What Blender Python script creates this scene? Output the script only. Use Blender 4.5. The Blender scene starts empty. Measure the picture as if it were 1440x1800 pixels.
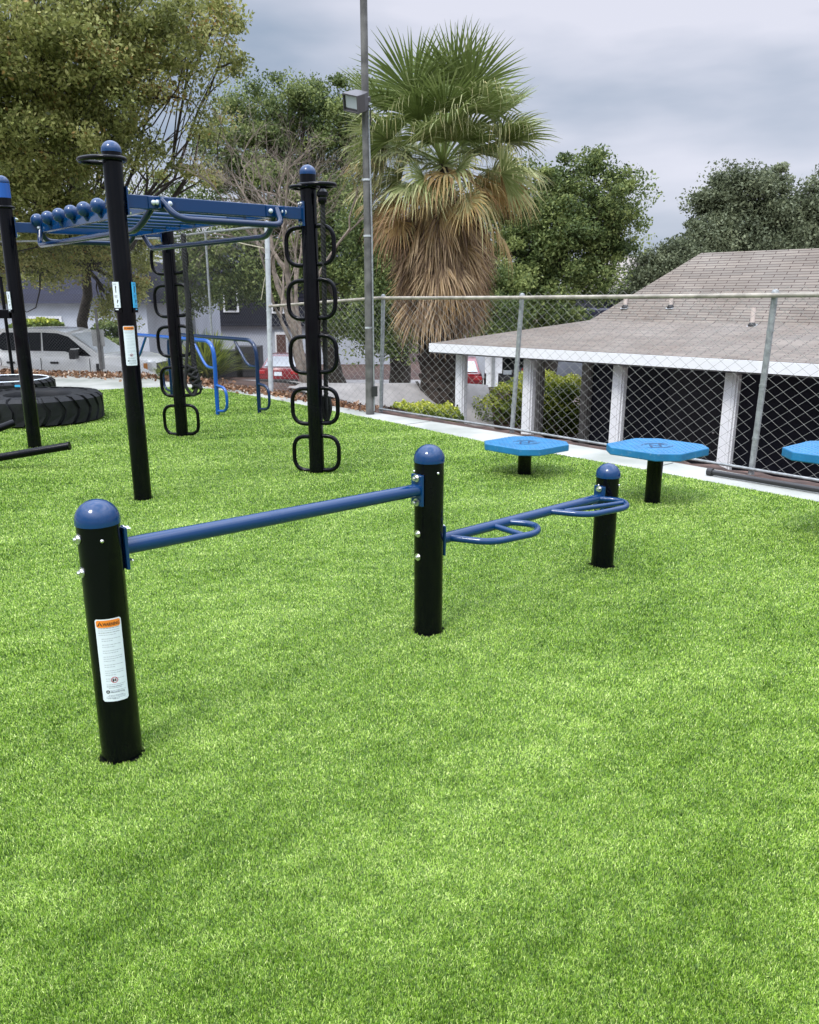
import bpy, math, random
import numpy as np
from mathutils import Vector, Matrix
random.seed(7)
RNG = np.random.default_rng(7)
S = bpy.context.scene
COL = S.collection
rad = math.radians

# ------------------------------------------------------------------ camera maths (metres; camera at the origin, 1.6 m up)
CH, CF, CP = 1.6, 1387.0, rad(15.2)
FW = np.array([0, math.cos(CP), -math.sin(CP)]); RT = np.array([1., 0, 0]); UP = np.cross(RT, FW)
def _ray(x, y): return FW + (x-720)/CF*RT + (900-y)/CF*UP
def atz(x, y, z=0.0):
    r = _ray(x, y); t = (z-CH)/r[2]; return Vector((r[0]*t, r[1]*t, z))
def aty(x, y, Y):
    r = _ray(x, y); t = Y/r[1]; return Vector((r[0]*t, Y, CH+r[2]*t))
def V(*a): return Vector(a)

# ------------------------------------------------------------------ materials
MATS = {}
def nt(m): return m.node_tree.nodes, m.node_tree.links
def mat(name, col, rough=0.5, metal=0.0, noise=0.0, nscale=20.0, bump=0.0, bscale=80.0, coat=0.0, spec=0.5, col2=None, detail=4.0, trans=0.0):
    if name in MATS: return MATS[name]
    m = bpy.data.materials.new(name); m.use_nodes = True
    N, L = nt(m); p = N['Principled BSDF']
    p.inputs['Base Color'].default_value = (*col, 1)
    p.inputs['Roughness'].default_value = rough
    p.inputs['Metallic'].default_value = metal
    p.inputs['Coat Weight'].default_value = coat
    p.inputs['Coat Roughness'].default_value = 0.08
    p.inputs['Specular IOR Level'].default_value = spec
    tc = N.new('ShaderNodeTexCoord')
    if noise or col2:
        n = N.new('ShaderNodeTexNoise'); n.inputs['Scale'].default_value = nscale; n.inputs['Detail'].default_value = detail
        L.new(tc.outputs['Object'], n.inputs['Vector'])
        mx = N.new('ShaderNodeMix'); mx.data_type = 'RGBA'
        c2 = col2 or tuple(c*(1-noise) for c in col)
        mx.inputs[6].default_value = (*col, 1); mx.inputs[7].default_value = (*c2, 1)
        mr = N.new('ShaderNodeMapRange'); mr.inputs[1].default_value = 0.35; mr.inputs[2].default_value = 0.65
        L.new(n.outputs['Fac'], mr.inputs[0]); L.new(mr.outputs[0], mx.inputs[0]); L.new(mx.outputs[2], p.inputs['Base Color'])
    if bump:
        n2 = N.new('ShaderNodeTexNoise'); n2.inputs['Scale'].default_value = bscale; n2.inputs['Detail'].default_value = 6
        L.new(tc.outputs['Object'], n2.inputs['Vector'])
        b = N.new('ShaderNodeBump'); b.inputs['Strength'].default_value = bump; b.inputs['Distance'].default_value = 0.01
        L.new(n2.outputs['Fac'], b.inputs['Height']); L.new(b.outputs[0], p.inputs['Normal'])
    MATS[name] = m
    return m
def foliage(name, stops, trans=0.35, rough=0.55, attr='tone', spec=0.3):
    if name in MATS: return MATS[name]
    m = bpy.data.materials.new(name); m.use_nodes = True
    N, L = nt(m); p = N['Principled BSDF']; p.inputs['Roughness'].default_value = rough
    p.inputs['Specular IOR Level'].default_value = spec
    a = N.new('ShaderNodeAttribute'); a.attribute_name = attr
    r = N.new('ShaderNodeValToRGB'); els = r.color_ramp.elements
    while len(els) < len(stops): els.new(0.5)
    for e, (pos, c) in zip(els, stops): e.position = pos; e.color = (*c, 1)
    L.new(a.outputs['Fac'], r.inputs[0]); L.new(r.outputs[0], p.inputs['Base Color'])
    t = N.new('ShaderNodeBsdfTranslucent'); L.new(r.outputs[0], t.inputs['Color'])
    mx = N.new('ShaderNodeMixShader'); mx.inputs[0].default_value = trans
    L.new(p.outputs[0], mx.inputs[1]); L.new(t.outputs[0], mx.inputs[2])
    L.new(mx.outputs[0], N['Material Output'].inputs['Surface'])
    MATS[name] = m
    return m

black = mat('black_powder_coat', (0.0018, 0.002, 0.0035), 0.12, coat=0.0, spec=0.19, bump=0.02, bscale=300)
def scuff(m, lo, hi, sc):
    N, L = nt(m); tc = N.new('ShaderNodeTexCoord'); n = N.new('ShaderNodeTexNoise'); n.inputs['Scale'].default_value = sc; n.inputs['Detail'].default_value = 8
    L.new(tc.outputs['Object'], n.inputs['Vector']); r = N.new('ShaderNodeMapRange'); r.inputs[1].default_value = 0.45; r.inputs[2].default_value = 0.72; r.inputs[3].default_value = lo; r.inputs[4].default_value = hi
    L.new(n.outputs['Fac'], r.inputs[0]); L.new(r.outputs[0], N['Principled BSDF'].inputs['Roughness'])
scuff(black, 0.09, 0.34, 7)
blue = mat('blue_powder_coat', (0.0006, 0.034, 0.118), 0.09, coat=0.15, spec=0.5, bump=0.02, bscale=200)
scuff(blue, 0.09, 0.3, 9)
bright_blue = mat('bright_blue_powder_coat', (0.004, 0.085, 0.36), 0.22, coat=0.3)
navy_coat = mat('dark_blue_powder_coat', (0.0012, 0.017, 0.060), 0.12, coat=0.1, spec=0.5)
steel = mat('zinc_bolt', (0.72, 0.72, 0.70), 0.28, metal=1.0)
galv = mat('galvanised_steel', (0.36, 0.38, 0.38), 0.5, metal=0.35, noise=0.35, nscale=25)
galv_pale = mat('pale_galvanised_steel', (0.60, 0.63, 0.65), 0.45, metal=0.2, noise=0.25, nscale=12)
rail_m = mat('weathered_rail', (0.44, 0.40, 0.33), 0.6, metal=0.2, noise=0.4, nscale=9)
wire_m = mat('chain_wire', (0.30, 0.30, 0.285), 0.5, metal=0.4)
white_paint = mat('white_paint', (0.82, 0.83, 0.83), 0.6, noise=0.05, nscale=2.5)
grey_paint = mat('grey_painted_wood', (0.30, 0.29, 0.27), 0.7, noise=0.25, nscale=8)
stucco = mat('white_stucco', (0.50, 0.53, 0.58), 0.9, noise=0.15, nscale=1.2, bump=0.3, bscale=30)
stucco_shaded = mat('shaded_grey_stucco', (0.19, 0.21, 0.25), 0.9, noise=0.2, nscale=1.5, bump=0.3, bscale=30)  # grey version of the white stucco with shade painted into its colour
navy_and_shade = mat('navy_siding_and_shade', (0.009, 0.011, 0.026), 0.7, noise=0.3, nscale=3)
rubber = mat('tyre_rubber', (0.012, 0.013, 0.015), 0.6, spec=0.3, noise=0.5, nscale=7, bump=0.25, bscale=60)
bark = mat('oak_bark', (0.055, 0.045, 0.036), 0.95, noise=0.6, nscale=14, bump=0.8, bscale=40)
bark_pale = mat('pale_bark', (0.32, 0.26, 0.21), 0.9, noise=0.5, nscale=10, bump=0.4, bscale=30)
palm_bark = mat('palm_bark', (0.055, 0.04, 0.03), 0.95, noise=0.6, nscale=9, bump=1.0, bscale=25)
concrete = mat('concrete', (0.42, 0.42, 0.385), 0.85, col2=(0.27, 0.285, 0.25), nscale=1.6, bump=0.2, bscale=60, detail=8)
glass_dark = mat('dark_glass', (0.006, 0.007, 0.008), 0.08, spec=0.25)
glass_sky = mat('glass_painted_sky', (0.55, 0.58, 0.6), 0.1, spec=0.8)  # pale base colour paints the sky's reflection into the glass
car_white = mat('white_car_paint', (0.80, 0.79, 0.75), 0.25, coat=0.6)
car_red = mat('red_car_paint', (0.22, 0.008, 0.014), 0.25, coat=0.6)
car_black = mat('black_car_paint', (0.012, 0.012, 0.014), 0.2, coat=0.6)
trim = mat('black_trim', (0.02, 0.02, 0.02), 0.5)
chrome = mat('chrome', (0.7, 0.7, 0.7), 0.15, metal=1.0)
lamp_red = mat('red_tail_lens', (0.45, 0.01, 0.015), 0.2, coat=0.5)
lamp_clear = mat('clear_lens', (0.6, 0.6, 0.58), 0.15, coat=0.5)
amber = mat('amber_lens', (0.5, 0.2, 0.04), 0.3)
rope_m = mat('black_rope', (0.018, 0.018, 0.019), 0.8, noise=0.5, nscale=60, bump=0.3, bscale=150)
plat_blue = mat('platform_blue', (0.010, 0.17, 0.37), 0.5, noise=0.2, nscale=9, bump=0.06, bscale=120, coat=0.12)
plat_dark = mat('platform_mark', (0.006, 0.05, 0.13), 0.5)
lab_white = mat('label_white', (0.74, 0.80, 0.84), 0.45)
lab_orange = mat('label_orange', (0.85, 0.24, 0.02), 0.45)
lab_black = mat('label_black', (0.02, 0.015, 0.015), 0.5)
lab_grey = mat('label_print', (0.28, 0.31, 0.34), 0.5)
lab_red = mat('label_red', (0.5, 0.05, 0.07), 0.5)
lab_cyan = mat('label_cyan', (0.05, 0.42, 0.75), 0.45)
fix_grey = mat('lamp_housing', (0.10, 0.095, 0.10), 0.5, metal=0.2)
vent_m = mat('vent_pipe', (0.62, 0.53, 0.47), 0.6)
weather = mat('weathered_steel', (0.17, 0.165, 0.155), 0.7, metal=0.2, noise=0.5, nscale=7)

# ------------------------------------------------------------------ mesh helper
def rounded(pts, r, seg=6):
    pts = [Vector(p) for p in pts]
    out = [pts[0]]
    for i in range(1, len(pts)-1):
        a, b, c = pts[i-1], pts[i], pts[i+1]
        d1, d2 = (a-b), (c-b)
        l = min(r, d1.length*0.48, d2.length*0.48)
        p, q = b+d1.normalized()*l, b+d2.normalized()*l
        for k in range(seg+1):
            t = k/seg
            out.append(p*(1-t)**2 + b*2*t*(1-t) + q*t*t)
    out.append(pts[-1])
    return out
class MB:
    def __init__(s): s.v, s.f, s.m = [], [], []
    def add(s, vs, fs, mi=0):
        o = len(s.v); s.v += [tuple(v) for v in vs]
        s.f += [tuple(i+o for i in f) for f in fs]; s.m += [mi]*len(fs); return s
    def tube(s, pts, r, n=12, closed=False, mi=0, caps=True, squash=1.0):
        pts = [Vector(p) for p in pts]; k = len(pts)
        rs = r if isinstance(r, (list, tuple)) else [r]*k
        T = []
        for i in range(k):
            if closed: t = pts[(i+1) % k]-pts[i-1]
            else: t = pts[min(i+1, k-1)]-pts[max(i-1, 0)]
            T.append(t.normalized() if t.length > 1e-9 else Vector((0, 0, 1)))
        u = T[0].orthogonal().normalized(); vs = []
        for i in range(k):
            u = (u - T[i]*u.dot(T[i]))
            u = u.normalized() if u.length > 1e-6 else T[i].orthogonal().normalized()
            w = T[i].cross(u)
            for j in range(n):
                a = 2*math.pi*j/n
                vs.append(pts[i]+(u*math.cos(a)+w*math.sin(a)*squash)*rs[i])
        fs = []
        for i in range(k if closed else k-1):
            i2 = (i+1) % k
            for j in range(n):
                j2 = (j+1) % n
                fs.append((i*n+j, i*n+j2, i2*n+j2, i2*n+j))
        if caps and not closed:
            fs.append(tuple(range(n-1, -1, -1))); fs.append(tuple((k-1)*n+j for j in range(n)))
        return s.add(vs, fs, mi)
    def box(s, c, size, M=None, mi=0):
        M = M or Matrix.Identity(3); c = Vector(c); h = [x/2 for x in size]
        vs = [c+M@Vector((sx*h[0], sy*h[1], sz*h[2])) for sz in (-1, 1) for sy in (-1, 1) for sx in (-1, 1)]
        return s.add(vs, [(0, 2, 3, 1), (4, 5, 7, 6), (0, 1, 5, 4), (2, 6, 7, 3), (0, 4, 6, 2), (1, 3, 7, 5)], mi)
    def lathe(s, prof, c=(0, 0, 0), n=32, mi=0, M=None):
        M = M or Matrix.Identity(3); c = Vector(c); k = len(prof); vs = []
        for r, z in prof:
            for j in range(n):
                a = 2*math.pi*j/n; vs.append(c+M@Vector((r*math.cos(a), r*math.sin(a), z)))
        fs = [(i*n+j, i*n+(j+1) % n, (i+1)*n+(j+1) % n, (i+1)*n+j) for i in range(k-1) for j in range(n)]
        fs.append(tuple(range(n-1, -1, -1))); fs.append(tuple((k-1)*n+j for j in range(n)))
        return s.add(vs, fs, mi)
    def sphere(s, c, r, n=20, mi=0, M=None):
        m = n//2
        return s.lathe([(max(1e-4, r*math.sin(math.pi*i/m)), -r*math.cos(math.pi*i/m)) for i in range(m+1)], c, n, mi, M)
    def prism(s, poly, z0, z1, mi=0, M=None, c=(0, 0, 0)):
        M = M or Matrix.Identity(3); c = Vector(c); n = len(poly)
        vs = [c+M@Vector((p[0], p[1], z)) for z in (z0, z1) for p in poly]
        fs = [(i, (i+1) % n, n+(i+1) % n, n+i) for i in range(n)] + [tuple(range(n-1, -1, -1)), tuple(range(n, 2*n))]
        return s.add(vs, fs, mi)
    def build(s, name, mats, parent=None, smooth=True, bevel=0.0):
        if not isinstance(mats, (list, tuple)): mats = [mats]
        og = ORG.get(parent.name, Vector((0, 0, 0))) if parent else Vector((0, 0, 0))
        me = bpy.data.meshes.new(name)
        me.from_pydata([(v[0]-og.x, v[1]-og.y, v[2]-og.z) for v in s.v], [], s.f)
        for m in mats: me.materials.append(m)
        me.polygons.foreach_set('material_index', s.m)
        o = bpy.data.objects.new(name, me); COL.objects.link(o)
        if parent: o.parent = parent; ORG[o.name] = og
        if smooth:
            me.polygons.foreach_set('use_smooth', [True]*len(me.polygons))
            try: me.set_sharp_from_angle(angle=rad(38))
            except Exception: pass
        if bevel:
            b = o.modifiers.new('bevel', 'BEVEL'); b.width = bevel; b.segments = 2; b.limit_method = 'ANGLE'
        me.update()
        return o
ORG = {}
def npmesh(name, verts, nper, m, parent=None, tone=None, counts=None, smooth=False, rooted=False):
    """verts (F*nper,3), every face its own nper vertices"""
    verts = np.asarray(verts, dtype=np.float32)
    og = ORG.get(parent.name, Vector((0, 0, 0))) if parent else Vector((0, 0, 0))
    verts = verts - np.array(og, dtype=np.float32)
    n = len(verts); F = n//nper
    me = bpy.data.meshes.new(name)
    me.vertices.add(n); me.vertices.foreach_set('co', verts.ravel())
    me.loops.add(n); me.loops.foreach_set('vertex_index', np.arange(n, dtype=np.int32))
    me.polygons.add(F); me.polygons.foreach_set('loop_start', np.arange(0, n, nper, dtype=np.int32))
    if smooth: me.polygons.foreach_set('use_smooth', np.ones(F, dtype=bool))
    me.materials.append(m)
    if tone is not None:
        a = me.attributes.new('tone', 'FLOAT', 'FACE'); a.data.foreach_set('value', np.asarray(tone, dtype=np.float32))
    me.update(calc_edges=True)
    o = bpy.data.objects.new(name, me); COL.objects.link(o)
    if parent: o.parent = parent; ORG[o.name] = og
    return o
def npmesh_idx(name, verts, faces, m, tone=None, tonedom='POINT', parent=None):
    verts = np.asarray(verts, dtype=np.float32); faces = np.asarray(faces, dtype=np.int32)
    og = ORG.get(parent.name, Vector((0, 0, 0))) if parent else Vector((0, 0, 0))
    verts = verts - np.array(og, dtype=np.float32)
    me = bpy.data.meshes.new(name); n, F, k = len(verts), len(faces), faces.shape[1]
    me.vertices.add(n); me.vertices.foreach_set('co', verts.ravel())
    me.loops.add(F*k); me.loops.foreach_set('vertex_index', faces.ravel())
    me.polygons.add(F); me.polygons.foreach_set('loop_start', np.arange(0, F*k, k, dtype=np.int32))
    me.materials.append(m)
    if tone is not None:
        a = me.attributes.new('tone', 'FLOAT', tonedom); a.data.foreach_set('value', np.asarray(tone, dtype=np.float32))
    me.update(calc_edges=True)
    o = bpy.data.objects.new(name, me); COL.objects.link(o)
    if parent: o.parent = parent; ORG[o.name] = og
    return o
def tag(o, label=None, cat=None, group=None, kind=None):
    if label: o['label'] = label
    if cat: o['category'] = cat
    if group: o['group'] = group
    if kind: o['kind'] = kind
    return o
def root(name, loc, label, cat, group=None):
    o = bpy.data.objects.new(name, None); COL.objects.link(o); o.location = Vector(loc); o.empty_display_size = 0.1
    ORG[o.name] = Vector(loc)
    return tag(o, label, cat, group)
def Rz(a): return Matrix.Rotation(a, 3, 'Z')
def frame(d, up=(0, 0, 1)):
    """matrix whose X axis is d, Z close to up"""
    x = Vector(d).normalized(); z = Vector(up); y = z.cross(x).normalized(); z = x.cross(y)
    return Matrix((x, y, z)).transposed()

# ------------------------------------------------------------------ terrain
F1 = np.array([-0.43, 11.49]); FD = np.array([0.645, -0.764]); FN = np.array([0.764, 0.645])
def sm(x, a, b):
    t = np.clip((x-a)/(b-a), 0, 1); return t*t*(3-2*t)
def tz(x, y):
    x = np.asarray(x, float); y = np.asarray(y, float)
    s = (x-F1[0])*FN[0]+(y-F1[1])*FN[1]
    zl = -np.interp(y, [14.6, 19.2, 22, 29, 46, 60, 200], [0, 0.35, 1.13, 2.2, 2.2, 1.7, 1.5])
    zl = zl-sm(x, -6, -3)*0.5*sm(y, 16.5, 20)*(1-sm(y, 26, 29.5))
    zl = zl*sm(s+(x < -5)*2.5, 0.1, 2.5)
    u = (x-y)*0.7071
    w = sm(u, -11.8, -8.6)
    zr = -1.5*sm(s, 0.25, 1.7)
    return np.minimum(zl, zr*w*sm(60-y, 0, 30) - (1-w)*0)
def gz(x, y): return float(tz(x, y))

def grid_axis(vals):
    return np.array(sorted(set(np.round(vals, 4))))
xs = grid_axis(np.concatenate([np.arange(-20, 20.1, 0.3), np.linspace(-400, -20, 30), np.linspace(20, 400, 30)]))
ys = grid_axis(np.concatenate([np.arange(-6, 62, 0.3), np.linspace(-80, -6, 10), np.linspace(62, 600, 40)]))
X, Y = np.meshgrid(xs, ys); Zt = tz(X, Y)-0.012
gv = np.stack([X.ravel(), Y.ravel(), Zt.ravel()], 1)
nx, ny = len(xs), len(ys)
ii = (np.arange(ny-1)[:, None]*nx+np.arange(nx-1)[None]).ravel()
gf = np.stack([ii, ii+1, ii+nx+1, ii+nx], 1)
gm = bpy.data.materials.new('ground_soil'); gm.use_nodes = True
N, L = nt(gm); p = N['Principled BSDF']; p.inputs['Roughness'].default_value = 0.95
tc = N.new('ShaderNodeTexCoord'); n1 = N.new('ShaderNodeTexNoise'); n1.inputs['Scale'].default_value = 6; n1.inputs['Detail'].default_value = 10
n2 = N.new('ShaderNodeTexNoise'); n2.inputs['Scale'].default_value = 0.35
L.new(tc.outputs['Object'], n1.inputs['Vector']); L.new(tc.outputs['Object'], n2.inputs['Vector'])
r = N.new('ShaderNodeValToRGB'); r.color_ramp.elements[0].position = 0.35; r.color_ramp.elements[1].position = 0.7
r.color_ramp.elements[0].color = (0.035, 0.02, 0.015, 1); r.color_ramp.elements[1].color = (0.14, 0.08, 0.06, 1)
L.new(n1.outputs['Fac'], r.inputs[0]); L.new(r.outputs[0], p.inputs['Base Color'])
b = N.new('ShaderNodeBump'); b.inputs['Strength'].default_value = 0.6; L.new(n1.outputs['Fac'], b.inputs['Height']); L.new(b.outputs[0], p.inputs['Normal'])
g = npmesh_idx('ground', gv, gf, gm); tag(g, kind='structure')
g.data.polygons.foreach_set('use_smooth', [True]*len(g.data.polygons))

def sheet(name, poly, m, lift=0.004, n=1, follow=False, thick=None):
    """a sheet on a polygon; follow = drape over the terrain"""
    mb = MB()
    if not follow:
        mb.prism(poly, lift-(thick or 0.2), lift)
    o = mb.build(name, m, smooth=False)
    return tag(o, kind='structure')
def drape(name, x0, x1, y0, y1, m, lift=0.02, step=0.5, keep=None):
    xa = np.arange(x0, x1+step, step); ya = np.arange(y0, y1+step, step)
    X, Y = np.meshgrid(xa, ya); Z = tz(X, Y)+lift
    k, q = len(xa), len(ya)
    ii = (np.arange(q-1)[:, None]*k+np.arange(k-1)[None]).ravel()
    fc = np.stack([ii, ii+1, ii+k+1, ii+k], 1)
    if keep is not None: fc = fc[keep(X.ravel()[fc].mean(1), Y.ravel()[fc].mean(1))]
    return tag(npmesh_idx(name, np.stack([X.ravel(), Y.ravel(), Z.ravel()], 1), fc, m), kind='structure')

asphalt = mat('pale_asphalt', (0.34, 0.32, 0.30), 0.9, noise=0.25, nscale=3, bump=0.2, bscale=60)
brickpave = mat('pink_paving', (0.48, 0.36, 0.32), 0.9, noise=0.2, nscale=5)
drape('road', -26, 30, 17.5, 38.0, asphalt, 0.02, 0.5)
drape('side_path', -2.6, 1.6, 11.6, 17.7, asphalt, 0.035, 0.1, keep=lambda x, y: ((x-F1[0])*FN[0]+(y-F1[1])*FN[1] > 0.42+0.08*np.sin(x*5)) & (x+0.2*np.sin(y*2) > -2.3))
drape('pavement', 3.2, 16, 17.0, 22.0, brickpave, 0.03, 0.4)

# turf outline and concrete around it (seen edge points unprojected on the ground)
TE = [(-9, 13.7), (-6.5, 13.85), (-5.5, 14.19), (-5.0, 14.5), (-4.3, 14.7), (-3.5, 14.29), (-2.0, 12.58), (-0.156, 10.3), (0.902, 8.87), (2.1, 7.6), (3.337, 6.15), (6.6, 2.2), (9, -0.8)]
turf_poly = TE + [(9, -4), (-9, -4)]
conc_poly = [(-14, 13.7), (-14, 17.0), (-8.8, 17.0), (-7.3, 17.3), (-5.6, 17.0), (-4.85, 15.75), (-3.62, 14.75), (-2.4, 13.55), (-1.2, 11.65+0.45), (-0.43, 11.3), (1.246, 9.5), (3.2, 7.15), (3.609, 6.65), (6.9, 2.75), (10.4, -1.4), (10.4, -4.2), (-14, -4.2)]
sheet('concrete_path', conc_poly[::-1], concrete, lift=0.0, thick=0.25)
for k_, t_ in enumerate((0.0, 0.22, 0.42, 0.62, 0.82)):
    a_ = V(-1.2, 11.9, 0).lerp(V(4.6, 4.9, 0), t_); o_ = MB().box(a_+V(-0.10, -0.09, 0.0), (0.9, 0.012, 0.006), Rz(rad(40))).build('path_joint', mat('joint_dark', (0.08, 0.08, 0.07), 0.9), smooth=False); tag(o_, kind='structure')
# low turf base sheet under the blades
tbase = bpy.data.materials.new('turf_base'); tbase.use_nodes = True
N, L = nt(tbase); p = N['Principled BSDF']; p.inputs['Roughness'].default_value = 0.9
tc = N.new('ShaderNodeTexCoord'); n1 = N.new('ShaderNodeTexNoise'); n1.inputs['Scale'].default_value = 140; n1.inputs['Detail'].default_value = 3
L.new(tc.outputs['Object'], n1.inputs['Vector'])
r = N.new('ShaderNodeValToRGB'); r.color_ramp.elements[0].position = 0.35; r.color_ramp.elements[1].position = 0.68
r.color_ramp.elements[0].color = (0.03, 0.06, 0.01, 1); r.color_ramp.elements[1].color = (0.16, 0.26, 0.05, 1)
L.new(n1.outputs['Fac'], r.inputs[0]); L.new(r.outputs[0], p.inputs['Base Color'])
sheet('turf_backing', turf_poly[::-1], tbase, lift=0.006, thick=0.02)

# ------------------------------------------------------------------ artificial turf blades
def fbm(x, y, seed, scales, amps):
    r = np.random.default_rng(seed); out = np.zeros_like(x)
    for sc, am in zip(scales, amps):
        for _ in range(5):
            a = r.uniform(0, 2*np.pi); k = sc*r.uniform(0.6, 1.5); ph = r.uniform(0, 6.28)
            out += am*np.sin(k*(x*np.cos(a)+y*np.sin(a))+ph+1.3*np.sin(0.6*k*(y*np.cos(a)-x*np.sin(a))+ph))/2.2
    return out
def inpoly(x, y, poly):
    c = np.zeros(len(x), bool); n = len(poly)
    for i in range(n):
        x1, y1 = poly[i]; x2, y2 = poly[(i+1) % n]
        if y1 == y2: continue
        m = ((y1 > y) != (y2 > y)) & (x < (x2-x1)*(y-y1)/(y2-y1)+x1); c ^= m
    return c
CUTS = [(-1.04, 2.53, .07), (0.092, 3.627, .07), (1.19, 4.62, .07), (-2.19, 6.287, .07), (-0.875, 7.308, .07), (-2.72, 9.36, .07), (-4.14, 8.605, .07), (1.076, 7.236, .062), (1.965, 6.19, .062), (2.88, 5.12, .062)]
def blades(n, y0, y1, hgt, wid, seed, grow=0.0):
    r = np.random.default_rng(seed)
    t = r.random(n); yy = y0*(y1/y0)**t if grow == 0 else np.sqrt(y0**2+(y1**2-y0**2)*t)
    xx = (r.random(n)*2-1)*(yy*0.60+0.35)
    k = inpoly(xx, yy, turf_poly)
    for cx_, cy_, cr_ in CUTS:
        d_ = np.hypot(xx-cx_, yy-cy_); a_ = np.arctan2(yy-cy_, xx-cx_); k &= d_ > cr_*(1.07+0.06*np.sin(3*a_+cx_*9)+0.05*np.sin(7*a_))
    xx, yy = xx[k], yy[k]; n = len(xx)
    dist = np.sqrt(xx**2+yy**2)
    h = hgt*(0.75+0.5*r.random(n)); w = wid*(0.7+0.6*r.random(n))*np.maximum(0.8, dist/2.3)**0.85; h = h*np.maximum(1, dist/5.0)**0.4
    f = fbm(xx, yy, 3, [2.0, 6.0, 16.0, 45.0], [0.4, 0.5, 0.6, 0.6])
    q_ = yy*0.96-xx*0.28+0.25*fbm(xx, yy, 5, [0.5, 1.3], [0.5, 0.4]); f = f+0.9*sm(yy, 3.8, 6)*(np.sin(q_*4.1)*np.sin(q_*1.7+1)+0.5*np.sin(q_*9.7+2))*(0.6+0.4*fbm(xx, yy, 8, [0.5], [1.0]))
    f2 = fbm(xx, yy, 9, [1.5, 6.0, 25.0], [0.8, 0.6, 0.5])
    az = -np.pi/2+0.5*f2+r.normal(0, 1.7, n)
    lean = np.clip(0.5+0.09*f+r.normal(0, 0.3, n), 0.02, 1.35)
    ya = r.random(n)*2*np.pi
    dx, dy = np.cos(az)*np.sin(lean), np.sin(az)*np.sin(lean); dz = np.cos(lean)
    wx, wy = np.cos(ya)*w/2, np.sin(ya)*w/2
    b = np.stack([xx, yy, np.full(n, 0.004)], 1); W = np.stack([wx, wy, np.zeros(n)], 1)
    D = np.stack([dx, dy, dz], 1)*h[:, None]
    mid = b+np.stack([dx*0.35, dy*0.35, np.full(n, 0.6)], 1)*h[:, None]
    tip = b+D
    tip[:, 2] = np.maximum(tip[:, 2], 0.010)
    tone = np.clip(0.47+0.085*f+r.normal(0, 0.31, n), 0, 1)
    return b, W, mid, tip, tone
vs, tn = [], []
for a in ((1900000, 1.25, 15.0, 0.0110, 0.0022, 11),):
    b, W, mid, tip, tone = blades(*a)
    vs.append(np.stack([b-W, b+W, tip+W*0.45, tip-W*0.45], 1).reshape(-1, 3)); tn.append(tone)
turf_m = foliage('turf_fibre', [(0.0, (0.016, 0.055, 0.003)), (0.3, (0.12, 0.26, 0.016)), (0.6, (0.38, 0.58, 0.07)), (0.85, (0.64, 0.81, 0.22)), (1.0, (0.82, 0.92, 0.36))], trans=0.1, rough=0.4, spec=0.35)
t = npmesh('artificial_turf', np.concatenate(vs), 4, turf_m, tone=np.concatenate(tn))
tag(t, 'short bright green artificial turf covering the whole exercise yard', 'turf', kind='stuff')

soil = mat('infill_dirt', (0.008, 0.011, 0.005), 1.0, noise=0.5, spec=0.1, nscale=60)
def dirt_ring(P, r, parent):
    vs = []; n = 28
    for j in range(n):
        a = 2*math.pi*j/n; q = r*(1.12+0.07*math.sin(3*a+P.x*9)+0.05*math.sin(7*a))
        vs += [(P.x+r*0.9*math.cos(a), P.y+r*0.9*math.sin(a), 0.0098), (P.x+q*math.cos(a), P.y+q*math.sin(a), 0.0085)]
    MB().add(vs, [(2*j, 2*j+1, (2*j+3) % (2*n), (2*j+2) % (2*n)) for j in range(n)]).build('dirt_ring', soil, parent)
# ------------------------------------------------------------------ posts, bolts, labels
def bolt(mb, p, d, r=0.011, l=0.016, mi=0):
    d = Vector(d).normalized(); p = Vector(p)
    mb.tube([p, p+d*0.004], r*1.5, 12, mi=mi); mb.tube([p+d*0.004, p+d*l], r, 6, mi=mi); mb.tube([p+d*l, p+d*(l+0.006)], r*0.5, 8, mi=mi)
def post_tube(base, top, r):
    return MB().tube([base, top], r, 36)
def cap_mb(base, r, sleeve=0.010):
    return MB().lathe([(r*1.045, -sleeve)]+[(r*1.045*math.cos(a), r*1.02*math.sin(a)) for a in [i*math.pi/2/9 for i in range(9)]]+[(0.001, r*1.02)], base, 36)
def text_mesh(txt, size, bold=False):
    cu = bpy.data.curves.new('t', 'FONT'); cu.body = txt; cu.size = size; cu.align_x = 'LEFT'
    if bold: cu.offset = size*0.025
    cu.resolution_u = 3
    ob = bpy.data.objects.new('t', cu); COL.objects.link(ob)
    bpy.context.view_layer.update()
    me = ob.to_mesh(); vs = [tuple(v.co) for v in me.vertices]; fs = [tuple(p.vertices) for p in me.polygons]
    ob.to_mesh_clear(); bpy.data.objects.remove(ob); bpy.data.curves.remove(cu)
    w = max((v[0] for v in vs), default=1)
    return vs, fs, w
def wrap(mb, pts2, faces, base, r, ang0, z0, lift, mi):
    """2-D shape (s along the circumference, z up) bent round a post"""
    out = []
    for s, z in pts2:
        a = ang0+s/(r+lift); out.append((base.x+(r+lift)*math.cos(a), base.y+(r+lift)*math.sin(a), z0+z))
    mb.add(out, faces, mi)
def wrap_rect(mb, x0, x1, z0, z1, base, r, ang, zc, lift, mi, corner=0.0, n=10):
    # rounded rectangle as vertical strips
    pts, fs = [], []
    for i in range(n+1):
        x = x0+(x1-x0)*i/n; e = min(x-x0, x1-x); c = corner
        d = c-math.sqrt(max(0, c*c-(c-e)**2)) if c and e < c else 0
        pts += [(x, z0+d), (x, z1-d)]
    fs = [(2*i, 2*i+2, 2*i+3, 2*i+1) for i in range(n)]
    wrap(mb, pts, fs, base, r, ang, zc, lift, mi)
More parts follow.
